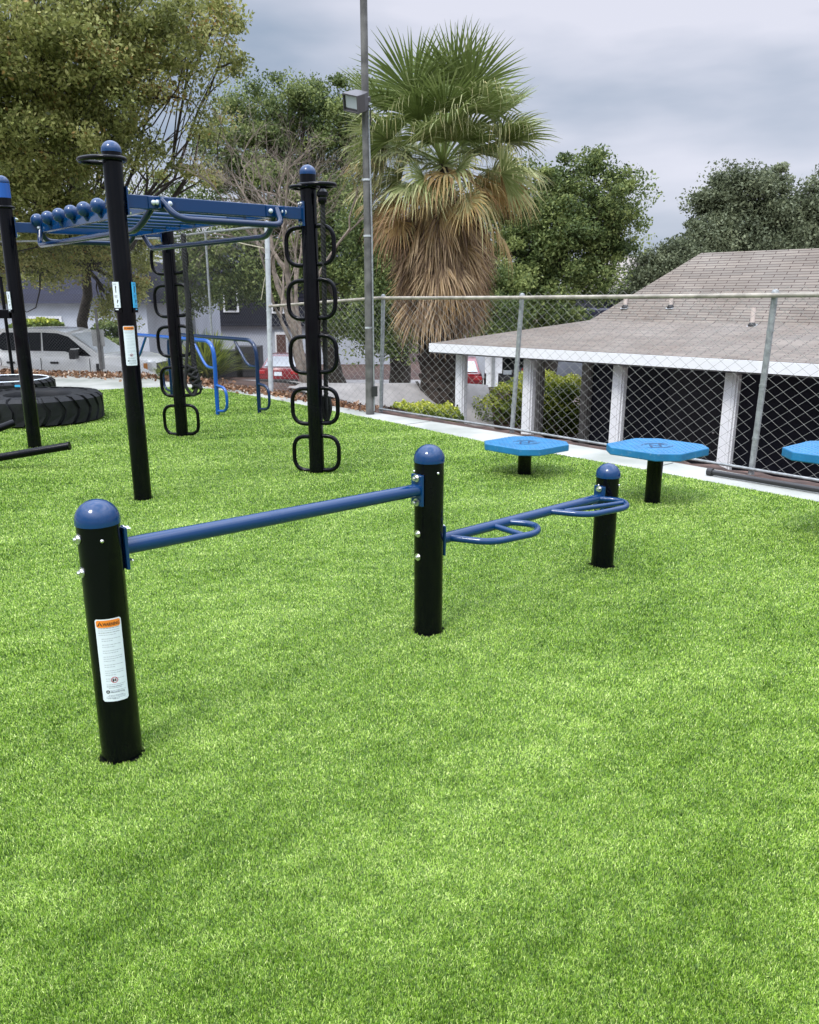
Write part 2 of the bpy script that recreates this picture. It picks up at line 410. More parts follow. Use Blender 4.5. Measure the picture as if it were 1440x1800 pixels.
def warning_label(base, r, ang, zc, w, h, parent):
    """curved sticker: white, orange WARNING header, printed lines, round pictogram, maker's line"""
    mb = MB(); rr = random.Random(5)
    wrap_rect(mb, -w/2, w/2, -h/2, h/2, base, r, ang, zc, 0.0012, 0, 0.006, 16)
    hz = h/2-0.004
    wrap_rect(mb, -w/2+0.004, w/2-0.004, h/2-0.085*h-0.004, hz, base, r, ang, zc, 0.0016, 1, 0.004, 14)
    vs, fs, tw = text_mesh('WARNING', 0.085*h*0.62, True)
    k = (w*0.62)/tw
    wrap(mb, [(-w*0.20+v[0]*k, h/2-0.085*h+0.002+v[1]) for v in vs], fs, base, r, ang, zc, 0.0020, 2)
    tx = -w*0.31; tb = h/2-0.085*h+0.001; th = 0.085*h*0.62
    wrap(mb, [(tx-th*0.6, tb), (tx+th*0.6, tb), (tx, tb+th)], [(0, 1, 2)], base, r, ang, zc, 0.0020, 2)
    wrap(mb, [(tx-th*0.07, tb+th*0.2), (tx+th*0.07, tb+th*0.2), (tx+th*0.07, tb+th*0.7), (tx-th*0.07, tb+th*0.7)], [(0, 1, 2, 3)], base, r, ang, zc, 0.0023, 1)
    z = h/2-0.11*h; blocks = [4, 2, 2, 2, 3, 2, 3, 2, 2, 2, 2]
    for bi, nb in enumerate(blocks):
        for q in range(nb):
            x = -w*0.40 if bi == 0 else -w*0.30
            end = w*0.40 if q < nb-1 else w*rr.uniform(0.0, 0.3)
            while x < end:
                l = rr.uniform(0.003, 0.009)
                e = min(x+l, end)
                wrap(mb, [(x, z), (e, z), (e, z+0.0014), (x, z+0.0014)], [(0, 1, 2, 3)], base, r, ang, zc, 0.0017, 2 if bi == 0 and q % 2 == 0 else 3)
                x = e+0.0015
            z -= 0.0125*h/0.29*0.60
        z -= 0.006*h/0.29
    # pictogram
    cz = -h*0.235; R = w*0.13; n = 24
    for a0 in range(n):
        a, b2 = 2*math.pi*a0/n, 2*math.pi*(a0+1)/n
        wrap(mb, [(q*R*math.cos(t)+w*0.02, cz+q*R*math.sin(t)) for q, t in ((1, a), (1, b2), (0.8, b2), (0.8, a))], [(0, 1, 2, 3)], base, r, ang, zc, 0.0017, 4)
    for sx, sc in ((-0.35, 1.0), (0.3, 0.8)):
        bx = w*0.02+sx*R; s2 = R*sc*0.55
        wrap(mb, [(bx-s2*0.35, cz-s2), (bx+s2*0.35, cz-s2), (bx+s2*0.45, cz+s2*0.3), (bx, cz+s2*0.9), (bx-s2*0.45, cz+s2*0.3)], [(0, 1, 2, 3, 4)], base, r, ang, zc, 0.0018, 2)
    wrap(mb, [(w*0.02+R*(c*0.75-s*0.06), cz+R*(c*0.75+s*0.06)) for c, s in ((-0.9, -1), (-0.9, 1), (0.9, 1), (0.9, -1))], [(0, 1, 2, 3)], base, r, ang, zc, 0.0019, 4)
    for zz, x0, x1 in ((-0.315, -0.30, 0.34), (-0.335, -0.22, 0.25), (-0.425, -0.25, 0.3), (-0.455, -0.36, 0.38), (-0.47, -0.1, 0.14)):
        x = x0*w
        while x < x1*w:
            e = min(x+rr.uniform(0.004, 0.009), x1*w)
            wrap(mb, [(x, zz*h), (e, zz*h), (e, zz*h+0.0016), (x, zz*h+0.0016)], [(0, 1, 2, 3)], base, r, ang, zc, 0.0017, 3); x = e+0.0015
    # maker's mark and name
    wrap(mb, [(-w*0.27+w*0.075*math.cos(2*math.pi*i/16), -h*0.378+w*0.075*math.sin(2*math.pi*i/16)) for i in range(16)], [tuple(range(16))], base, r, ang, zc, 0.0017, 2)
    wrap(mb, [(-w*0.27+dx*w*0.05, -h*0.378+dz*w*0.05) for dx, dz in ((-0.8, -0.5), (-0.5, -0.5), (0, 0.1), (0.5, -0.5), (0.8, -0.5), (0.3, 0.7), (0, 0.2), (-0.3, 0.7))], [tuple(range(8))], base, r, ang, zc, 0.0021, 0)
    vs, fs, tw = text_mesh('MoveStrong', w*0.11, True); k = w*0.52/tw
    wrap(mb, [(-w*0.16+v[0]*k, -h*0.392+v[1]) for v in vs], fs, base, r, ang, zc, 0.0018, 3)
    return mb.build('warning_label', [lab_white, lab_orange, lab_black, lab_grey, lab_red], parent, smooth=False)
def flange(mb, p, d, w=0.075, h=0.15):
    M = frame(d); mb.box(p, (0.012, w, h), M)

# ---- low bar station: three capped posts, a straight bar and a bar with two loop handles
P1, P2, P3 = V(-1.04, 2.53, 0), V(0.092, 3.627, 0), V(1.19, 4.62, 0)
PR = 0.070
st = root('low_bar_station', P2, 'three short black posts with blue dome caps joined by low blue bars on the turf', 'exercise bars')
posts = []
for i, (P, h) in enumerate(((P1, 0.885), (P2, 0.87), (P3, 0.575))):
    po = post_tube(P-V(0, 0, 0.02), P+V(0, 0, h), PR if i < 2 else PR*0.97).build('post', black, st); posts.append(po)
    cap_mb(P+V(0, 0, h), PR).build('post_cap', blue, po); dirt_ring(P, PR, po)
    mb = MB()
    for a in ((-62, 150) if i == 0 else (-55, 190) if i == 1 else (-30, 210)):
        d = V(math.cos(rad(a)), math.sin(rad(a)), 0); q = P+d*PR+V(0, 0, h-0.055)
        MB().sphere(q, 0.007, 10).build('rivet', steel, po)
B1a, B1b = P1+V(0, 0, 0.775), P2+V(0, 0, 0.735)
d12 = (P2-P1).normalized(); d23 = (P3-P2).normalized()
MB().tube([B1a+d12*0.075, B1b-d12*0.075], 0.030, 24).build('straight_bar', blue, st)
for q_, d_ in ((B1a, d12), (B1b, -d12)): mb = MB(); flange(mb, q_+d_*(PR+0.006), d_); mb.build('bar_flange', blue, st, smooth=False, bevel=0.003)
for (P, d, z, po) in ((P1, d12, 0.775, 0), (P2, -d12, 0.735, 1), (P2, d23, 0.463, 1), (P3, -d23, 0.445, 2)):
    for dz in (-0.058, 0.058):
        mb = MB(); bolt(mb, P+d*(PR+0.012)+V(0, 0, z+dz)+Vector((-d.y, d.x, 0))*0.0, d, 0.012, 0.02)
        mb.build('bolt', steel, posts[po])
        side = V(-d.y, d.x, 0)
        mb = MB(); bolt(mb, P-d*(PR-0.001)+V(0, 0, z+dz), -d, 0.012, 0.012); mb.build('bolt', steel, posts[po])
B2a, B2b = P2+V(0, 0, 0.463), P3+V(0, 0, 0.445)
MB().tube([B2a+d23*0.075, B2b-d23*0.075], 0.027, 24).build('loop_bar', blue, st)
for q_, d_ in ((B2a, d23), (B2b, -d23)): mb = MB(); flange(mb, q_+d_*(PR+0.006), d_); mb.build('bar_flange', blue, st, smooth=False, bevel=0.003)
def on2(t): return B2a+(B2b-B2a)*t
side = V(d23.y, -d23.x, 0)
for t0, t1, tm, k1, k2 in ((0.085, 0.385, 0.32, 0.15, 0.44), (0.62, 0.93, 0.70, 0.64, 0.99)):
    a, b = on2(t0), on2(t1)
    pts = rounded([a, on2(t0+0.07)+side*0.20-V(0, 0, 0.0), on2(t1-0.02)+side*0.24, on2(t1+0.055)+side*0.13, b], 0.085, 8)
    h = MB().tube(pts, 0.017, 16).build('loop_handle', blue, st)
    if t0 < 0.5: MB().tube([on2(0.31), on2(0.30)+side*0.215], 0.015, 12).build('handle_strut', blue, h)
    else: MB().tube([on2(0.665)+side*0.06, on2(0.96)+side*0.165], 0.014, 12).build('handle_strut', blue, h)
tag(warning_label(P1, PR, math.atan2(-P1.y, -P1.x)+rad(-1.5), 0.405, 0.088, 0.305, posts[0]))

# ---- climbing rig
T1, T2, T3, T0 = V(-2.19, 6.287, 0), V(-0.875, 7.308, 0), V(-2.72, 9.36, 0), V(-4.14, 8.605, 0)
rig = root('climbing_rig', T1, 'tall monkey bar rig, four black posts under a blue frame of rungs and ball grips', 'climbing rig')
BZ = 2.30
rp = {}
for k, (P, h) in dict(a=(T1, 2.64), b=(T2, 2.63), c=(T3, 2.32), d=(T0, 2.58)).items():
    po = post_tube(P-V(0, 0, 0.02), P+V(0, 0, h), PR).build('post', black, rig); rp[k] = po; dirt_ring(P, PR, po)
    if k == 'd':
        MB().tube([P+V(0, 0, h), P+V(0, 0, h+0.14)], PR*1.02, 32).build('blue_sleeve', bright_blue, po); cap_mb(P+V(0, 0, h+0.145), PR*1.0, 0.0).build('post_cap', blue, po)
    else: cap_mb(P+V(0, 0, h), PR).build('post_cap', blue, po)
def beam(a, b, w=0.05, h=0.10):
    d = (b-a); return MB().box((a+b)/2, (d.length, w, h), frame(d))
Z = V(0, 0, BZ)
def lr(a, b, t): return a+(b-a)*t
e = 0.075
for a, b in ((T1, T2), (T0, T3)):
    d = (b-a).normalized()
    o = beam(a+Z+d*e, b+Z-d*e).build('side_beam', blue, rig, smooth=False, bevel=0.006)
    for q, s in ((a, 1), (b, -1)):
        mb = MB(); flange(mb, q+Z+d*s*(PR+0.006), d*s, 0.09, 0.2); mb.build('beam_flange', blue, o, smooth=False)
        for dz in (-0.08, 0.08): mb = MB(); bolt(mb, q+Z+d*s*(PR+0.012)+V(0, 0, dz), d*s, 0.013, 0.02); mb.build('beam_bolt', steel, o)
L0, L1, R0, R1 = lr(T1, T2, 0.2)+Z, lr(T0, T3, 0.2)+Z, lr(T1, T2, 0.8)+Z, lr(T0, T3, 0.8)+Z
for a, b in ((L0, L1), (R0, R1)):
    d = (b-a).normalized()
    beam(a+d*0.027-V(0, 0, 0.0), b-d*0.027, 0.05, 0.09).build('cross_beam', blue, rig, smooth=False, bevel=0.005)
for i in range(7):
    t = 0.16+0.68*i/6
    a, b = lr(L0, L1, t), lr(R0, R1, t); d = (b-a).normalized()
    MB().tube([a+d*0.026, b-d*0.026], 0.017, 14).build('rung', blue, rig)
outL = (T1-T2).normalized()
for i in range(7):
    t = 0.985-0.118*i
    c = lr(L0, L1, t)+outL*0.045+V(0, 0, 0.075)
    bg = MB().sphere(c, 0.066, 24).build('ball_grip', navy_coat if False else blue, rig)
    MB().tube([c-V(0, 0, 0.06), lr(L0, L1, t)+outL*0.02-V(0, 0, 0.02)], 0.016, 10).build('ball_stem', blue, bg)
for a, b, o_ in ((L0, R0, -(T0-T1).normalized()), (R0, R1, -outL), (L1, R1, (T0-T1).normalized()), (L0, L1, outL)):
    d = (b-a).normalized(); a2, b2 = a+o_*0.03+V(0, 0, 0.02), b+o_*0.03+V(0, 0, 0.02)
    if (a-b).length < 2: dw = 0.14; of = 0.13
    else: dw = 0.16; of = 0.05; a2 = a+o_*0.03+V(0, 0, -0.02)+d*0.06; b2 = b+o_*0.03-V(0, 0, 0.02)-d*0.06
    pts = rounded([a2, lr(a2, b2, 0.07)+o_*of-V(0, 0, dw), lr(a2, b2, 0.97)+o_*of-V(0, 0, dw), b2], 0.16, 9)
    pb = MB().tube(pts, 0.026, 16).build('pull_up_bar', navy_coat, rig)
    for q in (a, b):
        MB().box(q+o_*0.034, (0.20, 0.008, 0.085), frame(d)).build('bracket', blue, pb, smooth=False, bevel=0.003)
        for s in (-1, 1): MB().sphere(q+o_*0.044+d*0.065*s, 0.019, 14).build('bolt_head', mat('pale_bolt_cap', (0.6, 0.66, 0.72), 0.35), pb)
def grips(P, Yd, spans, po, az):
    for s, aa in ((1, az), (-1, az+math.pi)):
        d = V(math.cos(aa), math.sin(aa), 0)
        for z1, z0 in spans:
            if s < 0: z1 -= 0.012; z0 -= 0.012
            pts = [P+d*0.055+V(0, 0, z1)]
            for zc_, zs_ in ((z1, -1), (z0, 1)):
                seg_ = [P+d*(0.095*(1-t)**2+0.222*2*t*(1-t)+0.222*t*t)+V(0, 0, zc_+zs_*0.125*t*t) for t in [k/9 for k in range(10)]]
                pts += seg_ if zc_ == z1 else seg_[::-1]
            pts.append(P+d*0.055+V(0, 0, z0))
            MB().tube(pts, 0.0195, 12).build('grip_handle', black, po)
grips(T2, 7.3, [(2.205, 1.885), (1.755, 1.425), (1.27, 0.945), (0.80, 0.475), (0.355, 0.03)], rp['b'], rad(-14))
grips(T3, 9.35, [(2.18, 1.87), (1.745, 1.40), (1.285, 0.95), (0.82, 0.487), (0.372, 0.03)], rp['c'], rad(-14))
def ring(P, z, d, L, w, po, r=0.016):
    d = Vector(d).normalized(); s = V(-d.y, d.x, 0); c = P+V(0, 0, z)
    pts = [c+d*(L*0.5-0.09)+d*math.cos(a)*(L/2)+s*math.sin(a)*w for a in [2*math.pi*i/28 for i in range(28)]]
    MB().tube(pts, r, 12, closed=True).build('ring_grip', black, po)
ring(T1, 2.585, (-0.92, 0.35, 0), 0.37, 0.125, rp['a'], 0.018)
ring(T2, 2.53, (0.9, -0.35, 0), 0.34, 0.11, rp['b'], 0.019)
ring(T2, 2.52, (-0.95, 0.2, 0), 0.25, 0.10, rp['b'], 0.015)
ring(T0, 2.49, (-0.9, 0.3, 0), 0.36, 0.11, rp['d'], 0.014)
tag(warning_label(T1, PR, math.atan2(-T1.y, -T1.x)+rad(8), 1.24, 0.088, 0.30, rp['a']))
def placard(po, P, ang, z, w, h, main, label):
    mb = MB(); d = V(math.cos(ang), math.sin(ang), 0); s = V(-d.y, d.x, 0); M = Matrix((s, d, V(0, 0, 1))).transposed()
    c = P+d*(PR+0.008)+V(0, 0, z)
    mb.box(c, (w, 0.006, h), M, 0)
    mb.box(c+V(0, 0, -h/2-0.018), (w*1.05, 0.012, 0.034), M, 1)
    mb.box(c+V(0, 0, -h/2-0.012)+d*0.007, (w*0.5, 0.004, 0.008), M, 0)
    for (u, v, a, b2) in ((0.0, 0.22, 0.10, 0.26), (0.08, 0.3, 0.05, 0.08), (0.18, -0.22, 0.16, 0.07), (0.1, -0.28, 0.1, 0.08), (0.1, -0.42, 0.3, 0.02), (-0.05, -0.03, 0.5, 0.012), (-0.05, -0.08, 0.4, 0.012), (-0.1, 0.42, 0.5, 0.012)):
        mb.box(c+s*(u*w)+V(0, 0, v*h)+d*0.004, (a*w, 0.002, b2*h), M, 2)
    tag(mb.build('placard', [main, black, lab_black], po, smooth=False), label)
placard(rp['a'], T1, rad(-118), 1.62, 0.062, 0.19, lab_white, 'white exercise card on the post')
placard(rp['a'], T1, rad(-4), 1.62, 0.062, 0.19, lab_cyan, 'cyan exercise card on the post')
placard(rp['d'], T0, rad(-128), 1.57, 0.062, 0.18, lab_white, 'white exercise card on the leftmost post')
sa = aty(12, 552, 8.55)
MB().box(V(-4.75, 8.62, sa.z), (1.08, 0.07, 0.09), Rz(rad(-3))).build('side_arm', black, rig, smooth=False, bevel=0.004)

# ---- ropes
def rope(name, pts, R, strands, label, twist=60):
    pts = [Vector(p) for p in pts]; rt = root(name, pts[0], label, 'climbing rope', 'climbing ropes on the rig posts')
    L_ = [0]
    for a, b in zip(pts, pts[1:]): L_.append(L_[-1]+(b-a).length)
    n = int(L_[-1]/0.018); path = []
    for i in range(n+1):
        s = L_[-1]*i/n; k = max(j for j in range(len(L_)) if L_[j] <= s+1e-9); k = min(k, len(pts)-2)
        path.append(pts[k].lerp(pts[k+1], (s-L_[k])/max(1e-6, L_[k+1]-L_[k])))
    mb = MB()
    for q in range(strands):
        pp = []
        for i, p_ in enumerate(path):
            t = (path[min(i+1, n)]-path[max(i-1, 0)]).normalized(); u = t.orthogonal().normalized(); w = t.cross(u)
            a = 2*math.pi*q/strands+i*0.018*twist
            pp.append(p_+(V(1, 0, 0)*math.cos(a)+V(0, 1, 0)*math.sin(a))*R*0.52)
        mb.tube(pp, R*0.56, 6)
    mb.build('rope_line', rope_m, rt)
    return rt
ra, rb = aty(567, 335, 7.22), aty(574, 738, 7.42)
r1 = rope('climbing_rope', [ra, lr(ra, rb, 0.3)+V(0.0, 0, 0), lr(ra, rb, 0.7), rb], 0.023, 3, 'thick black twisted rope hanging beside the right post of the rig')
mb = MB()
for p_, rr_ in ((aty(567, 342, 7.22), 0.05), (aty(567, 352, 7.22), 0.038)): mb.lathe([(rr_*0.6, -0.03), (rr_, -0.01), (rr_, 0.02), (rr_*0.5, 0.045)], p_, 16)
mb.build('rope_socket', black, r1)
mb = MB()
for k in range(7): mb.tube(rounded([rb+V(0.035*math.cos(k), 0.03*math.sin(k), 0.22), rb+V(0.05*math.cos(k), 0.04*math.sin(k), 0.1), rb+V(0.01*math.cos(k), 0.01, -0.02)], 0.05), 0.013, 6)
mb.build('knot', rope_m, r1)
ra, rb = aty(322, 412, 9.15), aty(346, 682, 9.0)
r2 = rope('climbing_rope', [ra, aty(327, 490, 9.1), aty(333, 560, 9.05), rb], 0.03, 3, 'black rope hanging doubled and knotted beside the rear post of the rig')
mb = MB()
for k in range(8):
    q = aty(336+k*1.5, 645+5*k, 9.0); mb.tube([q+V(0.05*math.cos(a+k), 0.05*math.sin(a+k), 0.025*math.sin(2*a)) for a in [i*0.7 for i in range(9)]], 0.016, 6, closed=True)
mb.tube(rounded([aty(328, 480, 9.1), aty(330, 600, 9.0), aty(325, 680, 8.95), aty(342, 700, 8.95), aty(350, 660, 9.0)], 0.1), 0.018, 8)
mb.tube(rounded([aty(346, 660, 9.0), aty(354, 690, 9.0), aty(343, 694, 9.0)], 0.1), 0.014, 8)
mb.build('knot', rope_m, r2)

# ---- dip bars
rz_ = 1.02
dirA = V(-1.9, 2.2, 0).normalized()
def dip(base, m, label, left_extra):
    L_ = 2.88
    rt = root('dip_bar', base, label, 'dip bar', 'pair of parallel dip bars')
    e_ = base+dirA*L_; up = V(0, 0, rz_)
    MB().tube(rounded([base-V(0, 0, 0.02), base+up, e_+up, e_-V(0, 0, 0.02)], 0.26, 10), 0.029, 16).build('rail', m, rt)
    for b_, d in ((base, dirA), (e_, -dirA)):
        MB().tube(rounded([b_+d*0.62+up-V(0, 0, 0.01), b_+d*0.26+V(0, 0, 0.655), b_+d*0.02+V(0, 0, 0.655)], 0.12, 7), 0.020, 12).build('brace', m, rt)
        MB().tube(rounded([b_-d*0.02+V(0, 0, 0.42), b_-d*0.29+V(0, 0, 0.40), b_-d*0.29+V(0, 0, 0.09), b_-d*0.02+V(0, 0, 0.06)], 0.15, 8), 0.020, 12).build('foot_loop', m, rt)
dip(V(-2.70, 11.09, 0), bright_blue, 'bright blue tubular dip bar, the nearer of the two by the rear rig post', 0)
dip(V(-2.15, 11.28, 0), navy_coat, 'dark blue tubular dip bar nearer to the white fence post', 0)

# ---- step platforms
def emblem(mb, c, r, mi):
    M = Rz(rad(15))
    for rr_, a0, a1 in ((r, 20, 160), (r, 200, 340), (r*0.82, 30, 140), (r*0.82, 215, 330)):
        k = 14
        for i in range(k):
            a, b_ = rad(a0+(a1-a0)*i/k), rad(a0+(a1-a0)*(i+1)/k); w = 0.004
            vs = [c+M@V((rr_+s*w)*math.cos(t)*1.25, (rr_+s*w)*math.sin(t), 0) for s, t in ((-1, a), (1, a), (1, b_), (-1, b_))]
            mb.add(vs, [(0, 1, 2, 3)], mi)
    pts = [(-0.8, -0.55), (-0.35, 0.5), (0.1, -0.45), (0.5, 0.55), (0.85, -0.1)]
    for a, b_ in zip(pts, pts[1:]):
        a, b_ = V(*a, 0)*r, V(*b_, 0)*r; n_ = V(-(b_-a).y, (b_-a).x, 0).normalized()*0.009
        mb.add([c+M@(a-n_), c+M@(b_-n_), c+M@(b_+n_), c+M@(a+n_)], [(0, 1, 2, 3)], mi)
for (bx, by, tzp, lab) in ((1.076, 7.236, 0.30, 'lowest and farthest blue octagonal step platform on a short black post'),
                           (1.965, 6.19, 0.462, 'middle height blue octagonal step platform between the farther one and the frame edge'),
                           (2.88, 5.12, 0.63, 'tallest blue octagonal step platform cut off by the right edge of the picture')):
    rt = root('step_platform', (bx, by, 0), lab, 'step platform', 'row of blue octagonal step platforms')
    dirt_ring(V(bx, by, 0), 0.062, MB().tube([V(bx, by, -0.02), V(bx, by, tzp-0.062)], 0.062, 32).build('post', black, rt))
    oct_ = [(-.385, .08), (-.385, -.08), (-.095, -.345), (.095, -.345), (.385, -.08), (.385, .08), (.095, .345), (-.095, .345)]
    tp = MB(); c = V(bx+0.03, by+0.13, 0) if False else V(bx+0.01, by+0.02, 0)
    tp.prism(oct_, tzp-0.062, tzp, 0, Rz(rad(-3)), c)
    top = tp.build('platform_top', plat_blue, rt, smooth=False, bevel=0.008)
    mb = MB(); emblem(mb, c+V(0, 0, tzp+0.0015), 0.10, 0)
    mb.build('emblem', plat_dark, top, smooth=False)
    mb = MB()
    for i in range(-8, 9):
        for j in range(-8, 9):
            x, y = i*0.042, j*0.042
            if abs(x)+abs(y) < 0.43 and abs(x) < 0.36 and abs(y) < 0.32 and x*x+y*y > 0.018:
                q = c+V(x, y, tzp); mb.lathe([(0.008, 0.0), (0.0055, 0.003)], q, 6)
    mb.build('tread_stud', plat_blue, top, smooth=False)

def dirt(m, amt=0.5):
    N, L = nt(m); p = N['Principled BSDF']; src = p.inputs['Base Color'].links[0].from_socket
    tc = N.new('ShaderNodeTexCoord'); n = N.new('ShaderNodeTexNoise'); n.inputs['Scale'].default_value = 28; n.inputs['Detail'].default_value = 9; n.inputs['Roughness'].default_value = 0.75
    L.new(tc.outputs['Object'], n.inputs['Vector']); r = N.new('ShaderNodeMapRange'); r.inputs[1].default_value = 0.56; r.inputs[2].default_value = 0.74; r.inputs[4].default_value = amt
    L.new(n.outputs['Fac'], r.inputs[0]); mx = N.new('ShaderNodeMix'); mx.data_type = 'RGBA'; L.new(r.outputs[0], mx.inputs[0]); L.new(src, mx.inputs[6]); mx.inputs[7].default_value = (0.26, 0.36, 0.42, 1)
    L.new(mx.outputs[2], p.inputs['Base Color'])
dirt(plat_blue)

# ---- tyres
def tyre(c, R, h, rin, label, lugs=26, mark=True):
    rt = root('tractor_tyre', c, label, 'tyre', 'big tyres lying flat at the turf edge')
    c = Vector(c)
    prof = [(rin, 0.05*h), (rin+0.02, 0.02), (R*0.78, 0.0), (R*0.93, 0.03), (R*0.955, 0.14*h), (R*0.965, 0.5*h), (R*0.955, 0.86*h), (R*0.93, h-0.03), (R*0.80, h+0.005), (R*0.62, h-0.02), (rin+0.03, h-0.015), (rin, h-0.06)]
    n = 72; vs = []; k = len(prof)
    for r_, z in prof:
        for j in range(n): vs.append(c+V(r_*math.cos(2*math.pi*j/n), r_*math.sin(2*math.pi*j/n), z))
    fs = [(i*n+j, i*n+(j+1) % n, ((i+1) % k)*n+(j+1) % n, ((i+1) % k)*n+j) for i in range(k) for j in range(n)]
    MB().add(vs, fs).build('tyre_casing', rubber, rt)
    mb = MB()
    for i in range(lugs):
        a0 = 2*math.pi*i/lugs; w = 2*math.pi/lugs*0.38
        path = [(-0.30, 0.02*h, R*0.93), (-0.10, 0.10*h, R*1.0), (0.22, 0.42*h, R*1.0), (0.26, 0.58*h, R*1.0), (-0.05, 0.88*h, R*1.0), (-0.12, 1.0*h, R*0.94), (-0.14, 1.0*h+0.012, R*0.82)]
        vs = []
        for s, z, r_ in path:
            am = a0+s*2*math.pi/lugs*1.15
            for rr_, ww in ((r_-0.05, w), (r_, w*0.92)):
                for sg in (-1, 1): vs.append(c+V(rr_*math.cos(am+sg*ww), rr_*math.sin(am+sg*ww), z))
        fs = []
        for q in range(len(path)-1):
            o = q*4; fs += [(o+2, o+3, o+7, o+6), (o, o+2, o+6, o+4), (o+1, o+5, o+7, o+3)]
        fs += [(0, 1, 3, 2), (len(path)*4-4, len(path)*4-2, len(path)*4-1, len(path)*4-3)]
        mb.add(vs, fs)
    mb.build('tread', rubber, rt, smooth=False)
    return rt
tyre((-4.98, 10.62, 0), 0.81, 0.37, 0.40, 'large black tractor tyre lying flat on the turf, the nearer and thicker one')
t2 = tyre((-6.68, 13.15, 0), 0.76, 0.30, 0.36, 'thinner black tyre lying flat behind the thick one, blue and white strip on rim', 30)
mb = MB()
mb.tube([V(-6.68, 13.15, 0.312)+V(0.66*math.cos(a), 0.66*math.sin(a), 0) for a in [2*math.pi*i/40 for i in range(40)]], 0.012, 6, closed=True); mb.build('white_strip', lab_white, t2)
MB().box(aty(33, 678.5, 12.45), (0.12, 0.02, 0.03)).build('blue_tab', lab_cyan, t2, smooth=False)

# ---- bench with roller bars, bottom left
bn = root('exercise_bench', (-4.45, 7.55, 0), 'black exercise frame with two slanting tube bars reaching in from the left edge', 'exercise bench')
a, b = aty(-90, 819, 7.38), aty(119, 784, 7.5)
MB().tube([a, b], 0.038, 20).build('long_bar', black, bn)
MB().tube([b, b+(b-a).normalized()*0.02], 0.041, 20).build('bar_end', black, bn)
a2, b2 = aty(-60, 775, 7.5), aty(25, 743, 7.75)
MB().tube([a2, b2], 0.036, 20).build('short_bar', black, bn)
MB().tube([V(a.x, a.y, -0.02), V(a.x, a.y, 0.62)], 0.06, 20).build('bench_post', black, bn)
MB().tube([V(a.x, a.y, 0.3), a2], 0.03, 12).build('bench_link', black, bn)
tp_ = atz(25, 676, 0)
r_ = root('thin_post', tp_, 'thin black steel post standing behind the flat tyres at the left edge', 'post')
MB().tube([tp_-V(0, 0, 0.02), tp_+V(0, 0, 1.95)], 0.03, 16).build('pole', black, r_)
MB().lathe([(0.034, 0), (0.034, 0.02), (0.001, 0.035)], tp_+V(0, 0, 1.95), 16).build('pole_cap', black, r_)

# ------------------------------------------------------------------ fences
def chain(name, A, B, z0a, z0b, z1a, z1b, wd, hd, rw, parent, wm=None):
    A, B = np.array(A[:2], float), np.array(B[:2], float); Ld = np.linalg.norm(B-A); d = (B-A)/Ld; nr = np.array([-d[1], d[0]])
    nw = int(Ld/(wd/2)); H_ = max(z1a-z0a, z1b-z0b)
    nz = int(H_/(hd/2))+1
    tri = [(0.0, rw), (-0.87*rw, -0.5*rw), (0.87*rw, -0.5*rw)]
    segs = []
    for w in range(nw+1):
        s0 = w*wd/2
        k = np.arange(nz+1)
        s = s0+np.where((k+w) % 2 == 0, wd/2, 0)*0.98
        z = k*hd/2; off = np.where((k+w) % 2 == 0, 0.0035, -0.0035)
        segs.append(np.stack([s[:-1], z[:-1], off[:-1], s[1:], z[1:], off[1:]], 1))
    sg = np.concatenate(segs); sg = sg[(sg[:, 0] <= Ld) & (sg[:, 3] <= Ld)]
    def P(s, z, o):
        t = s/Ld; z0 = z0a+(z0b-z0a)*t; z1 = z1a+(z1b-z1a)*t
        zz = z0+z/ H_*(z1-z0)
        return np.stack([A[0]+d[0]*s+nr[0]*o, A[1]+d[1]*s+nr[1]*o, zz], 1)
    p0, p1 = P(sg[:, 0], sg[:, 1], sg[:, 2]), P(sg[:, 3], sg[:, 4], sg[:, 5])
    sg_d = np.stack([d[0]*(sg[:, 3]-sg[:, 0]), d[1]*(sg[:, 3]-sg[:, 0]), sg[:, 4]-sg[:, 1]], 1); sg_d /= np.linalg.norm(sg_d, axis=1)[:, None]
    nn = np.tile(np.array([nr[0], nr[1], 0.0]), (len(sg), 1)); bb = np.cross(sg_d, nn)
    n = len(sg); vs = np.zeros((n, 6, 3))
    for j, (cn, cb) in enumerate(tri):
        vs[:, j] = p0+nn*cb+bb*cn; vs[:, 3+j] = p1+nn*cb+bb*cn
    base = (np.arange(n)*6)[:, None, None]
    f = np.array([[0, 1, 4, 3], [1, 2, 5, 4], [2, 0, 3, 5]])[None]+base
    o = npmesh_idx(name, vs.reshape(-1, 3), f.reshape(-1, 4), wm or wire_m, parent=parent)
    return o
def fence_post(p, h, r, m, parent, name='fence_post', lean=(0, 0)):
    p = Vector((p[0], p[1], 0)); zb = p.z
    top = p+V(lean[0], lean[1], h)
    o = MB().tube([V(p.x, p.y, -0.1), top], r, 16).build(name, m, parent)
    MB().lathe([(r*1.25, -0.02), (r*1.25, 0.01), (r*0.9, 0.03), (0.001, 0.04)], top, 14).build('post_cap', m, o)
    for k in (0.2, 0.5, 0.8): MB().lathe([(r*1.12, -0.012), (r*1.12, 0.012)], V(p.x, p.y, 0).lerp(top, k), 14).build('tension_band', m, o)
    return o
FA, FB = V(-2.38, 13.73, 0), V(6.75, 3.05, 0)
rf = root('chain_link_fence', V(1.246, 9.67, 0), 'lower wide-meshed chain-link fence with rusty top rail along the right of the turf', 'fence')
def onF(t): return FA+(FB-FA)*t
Fm = [V(-2.38, 13.73, 0), V(-0.439, 11.472, 0), V(1.246, 9.671, 0), V(3.22, 7.29, 0), V(6.75, 3.05, 0)]
Fz = [1.46, 1.595, 1.60, 1.62, 1.66]
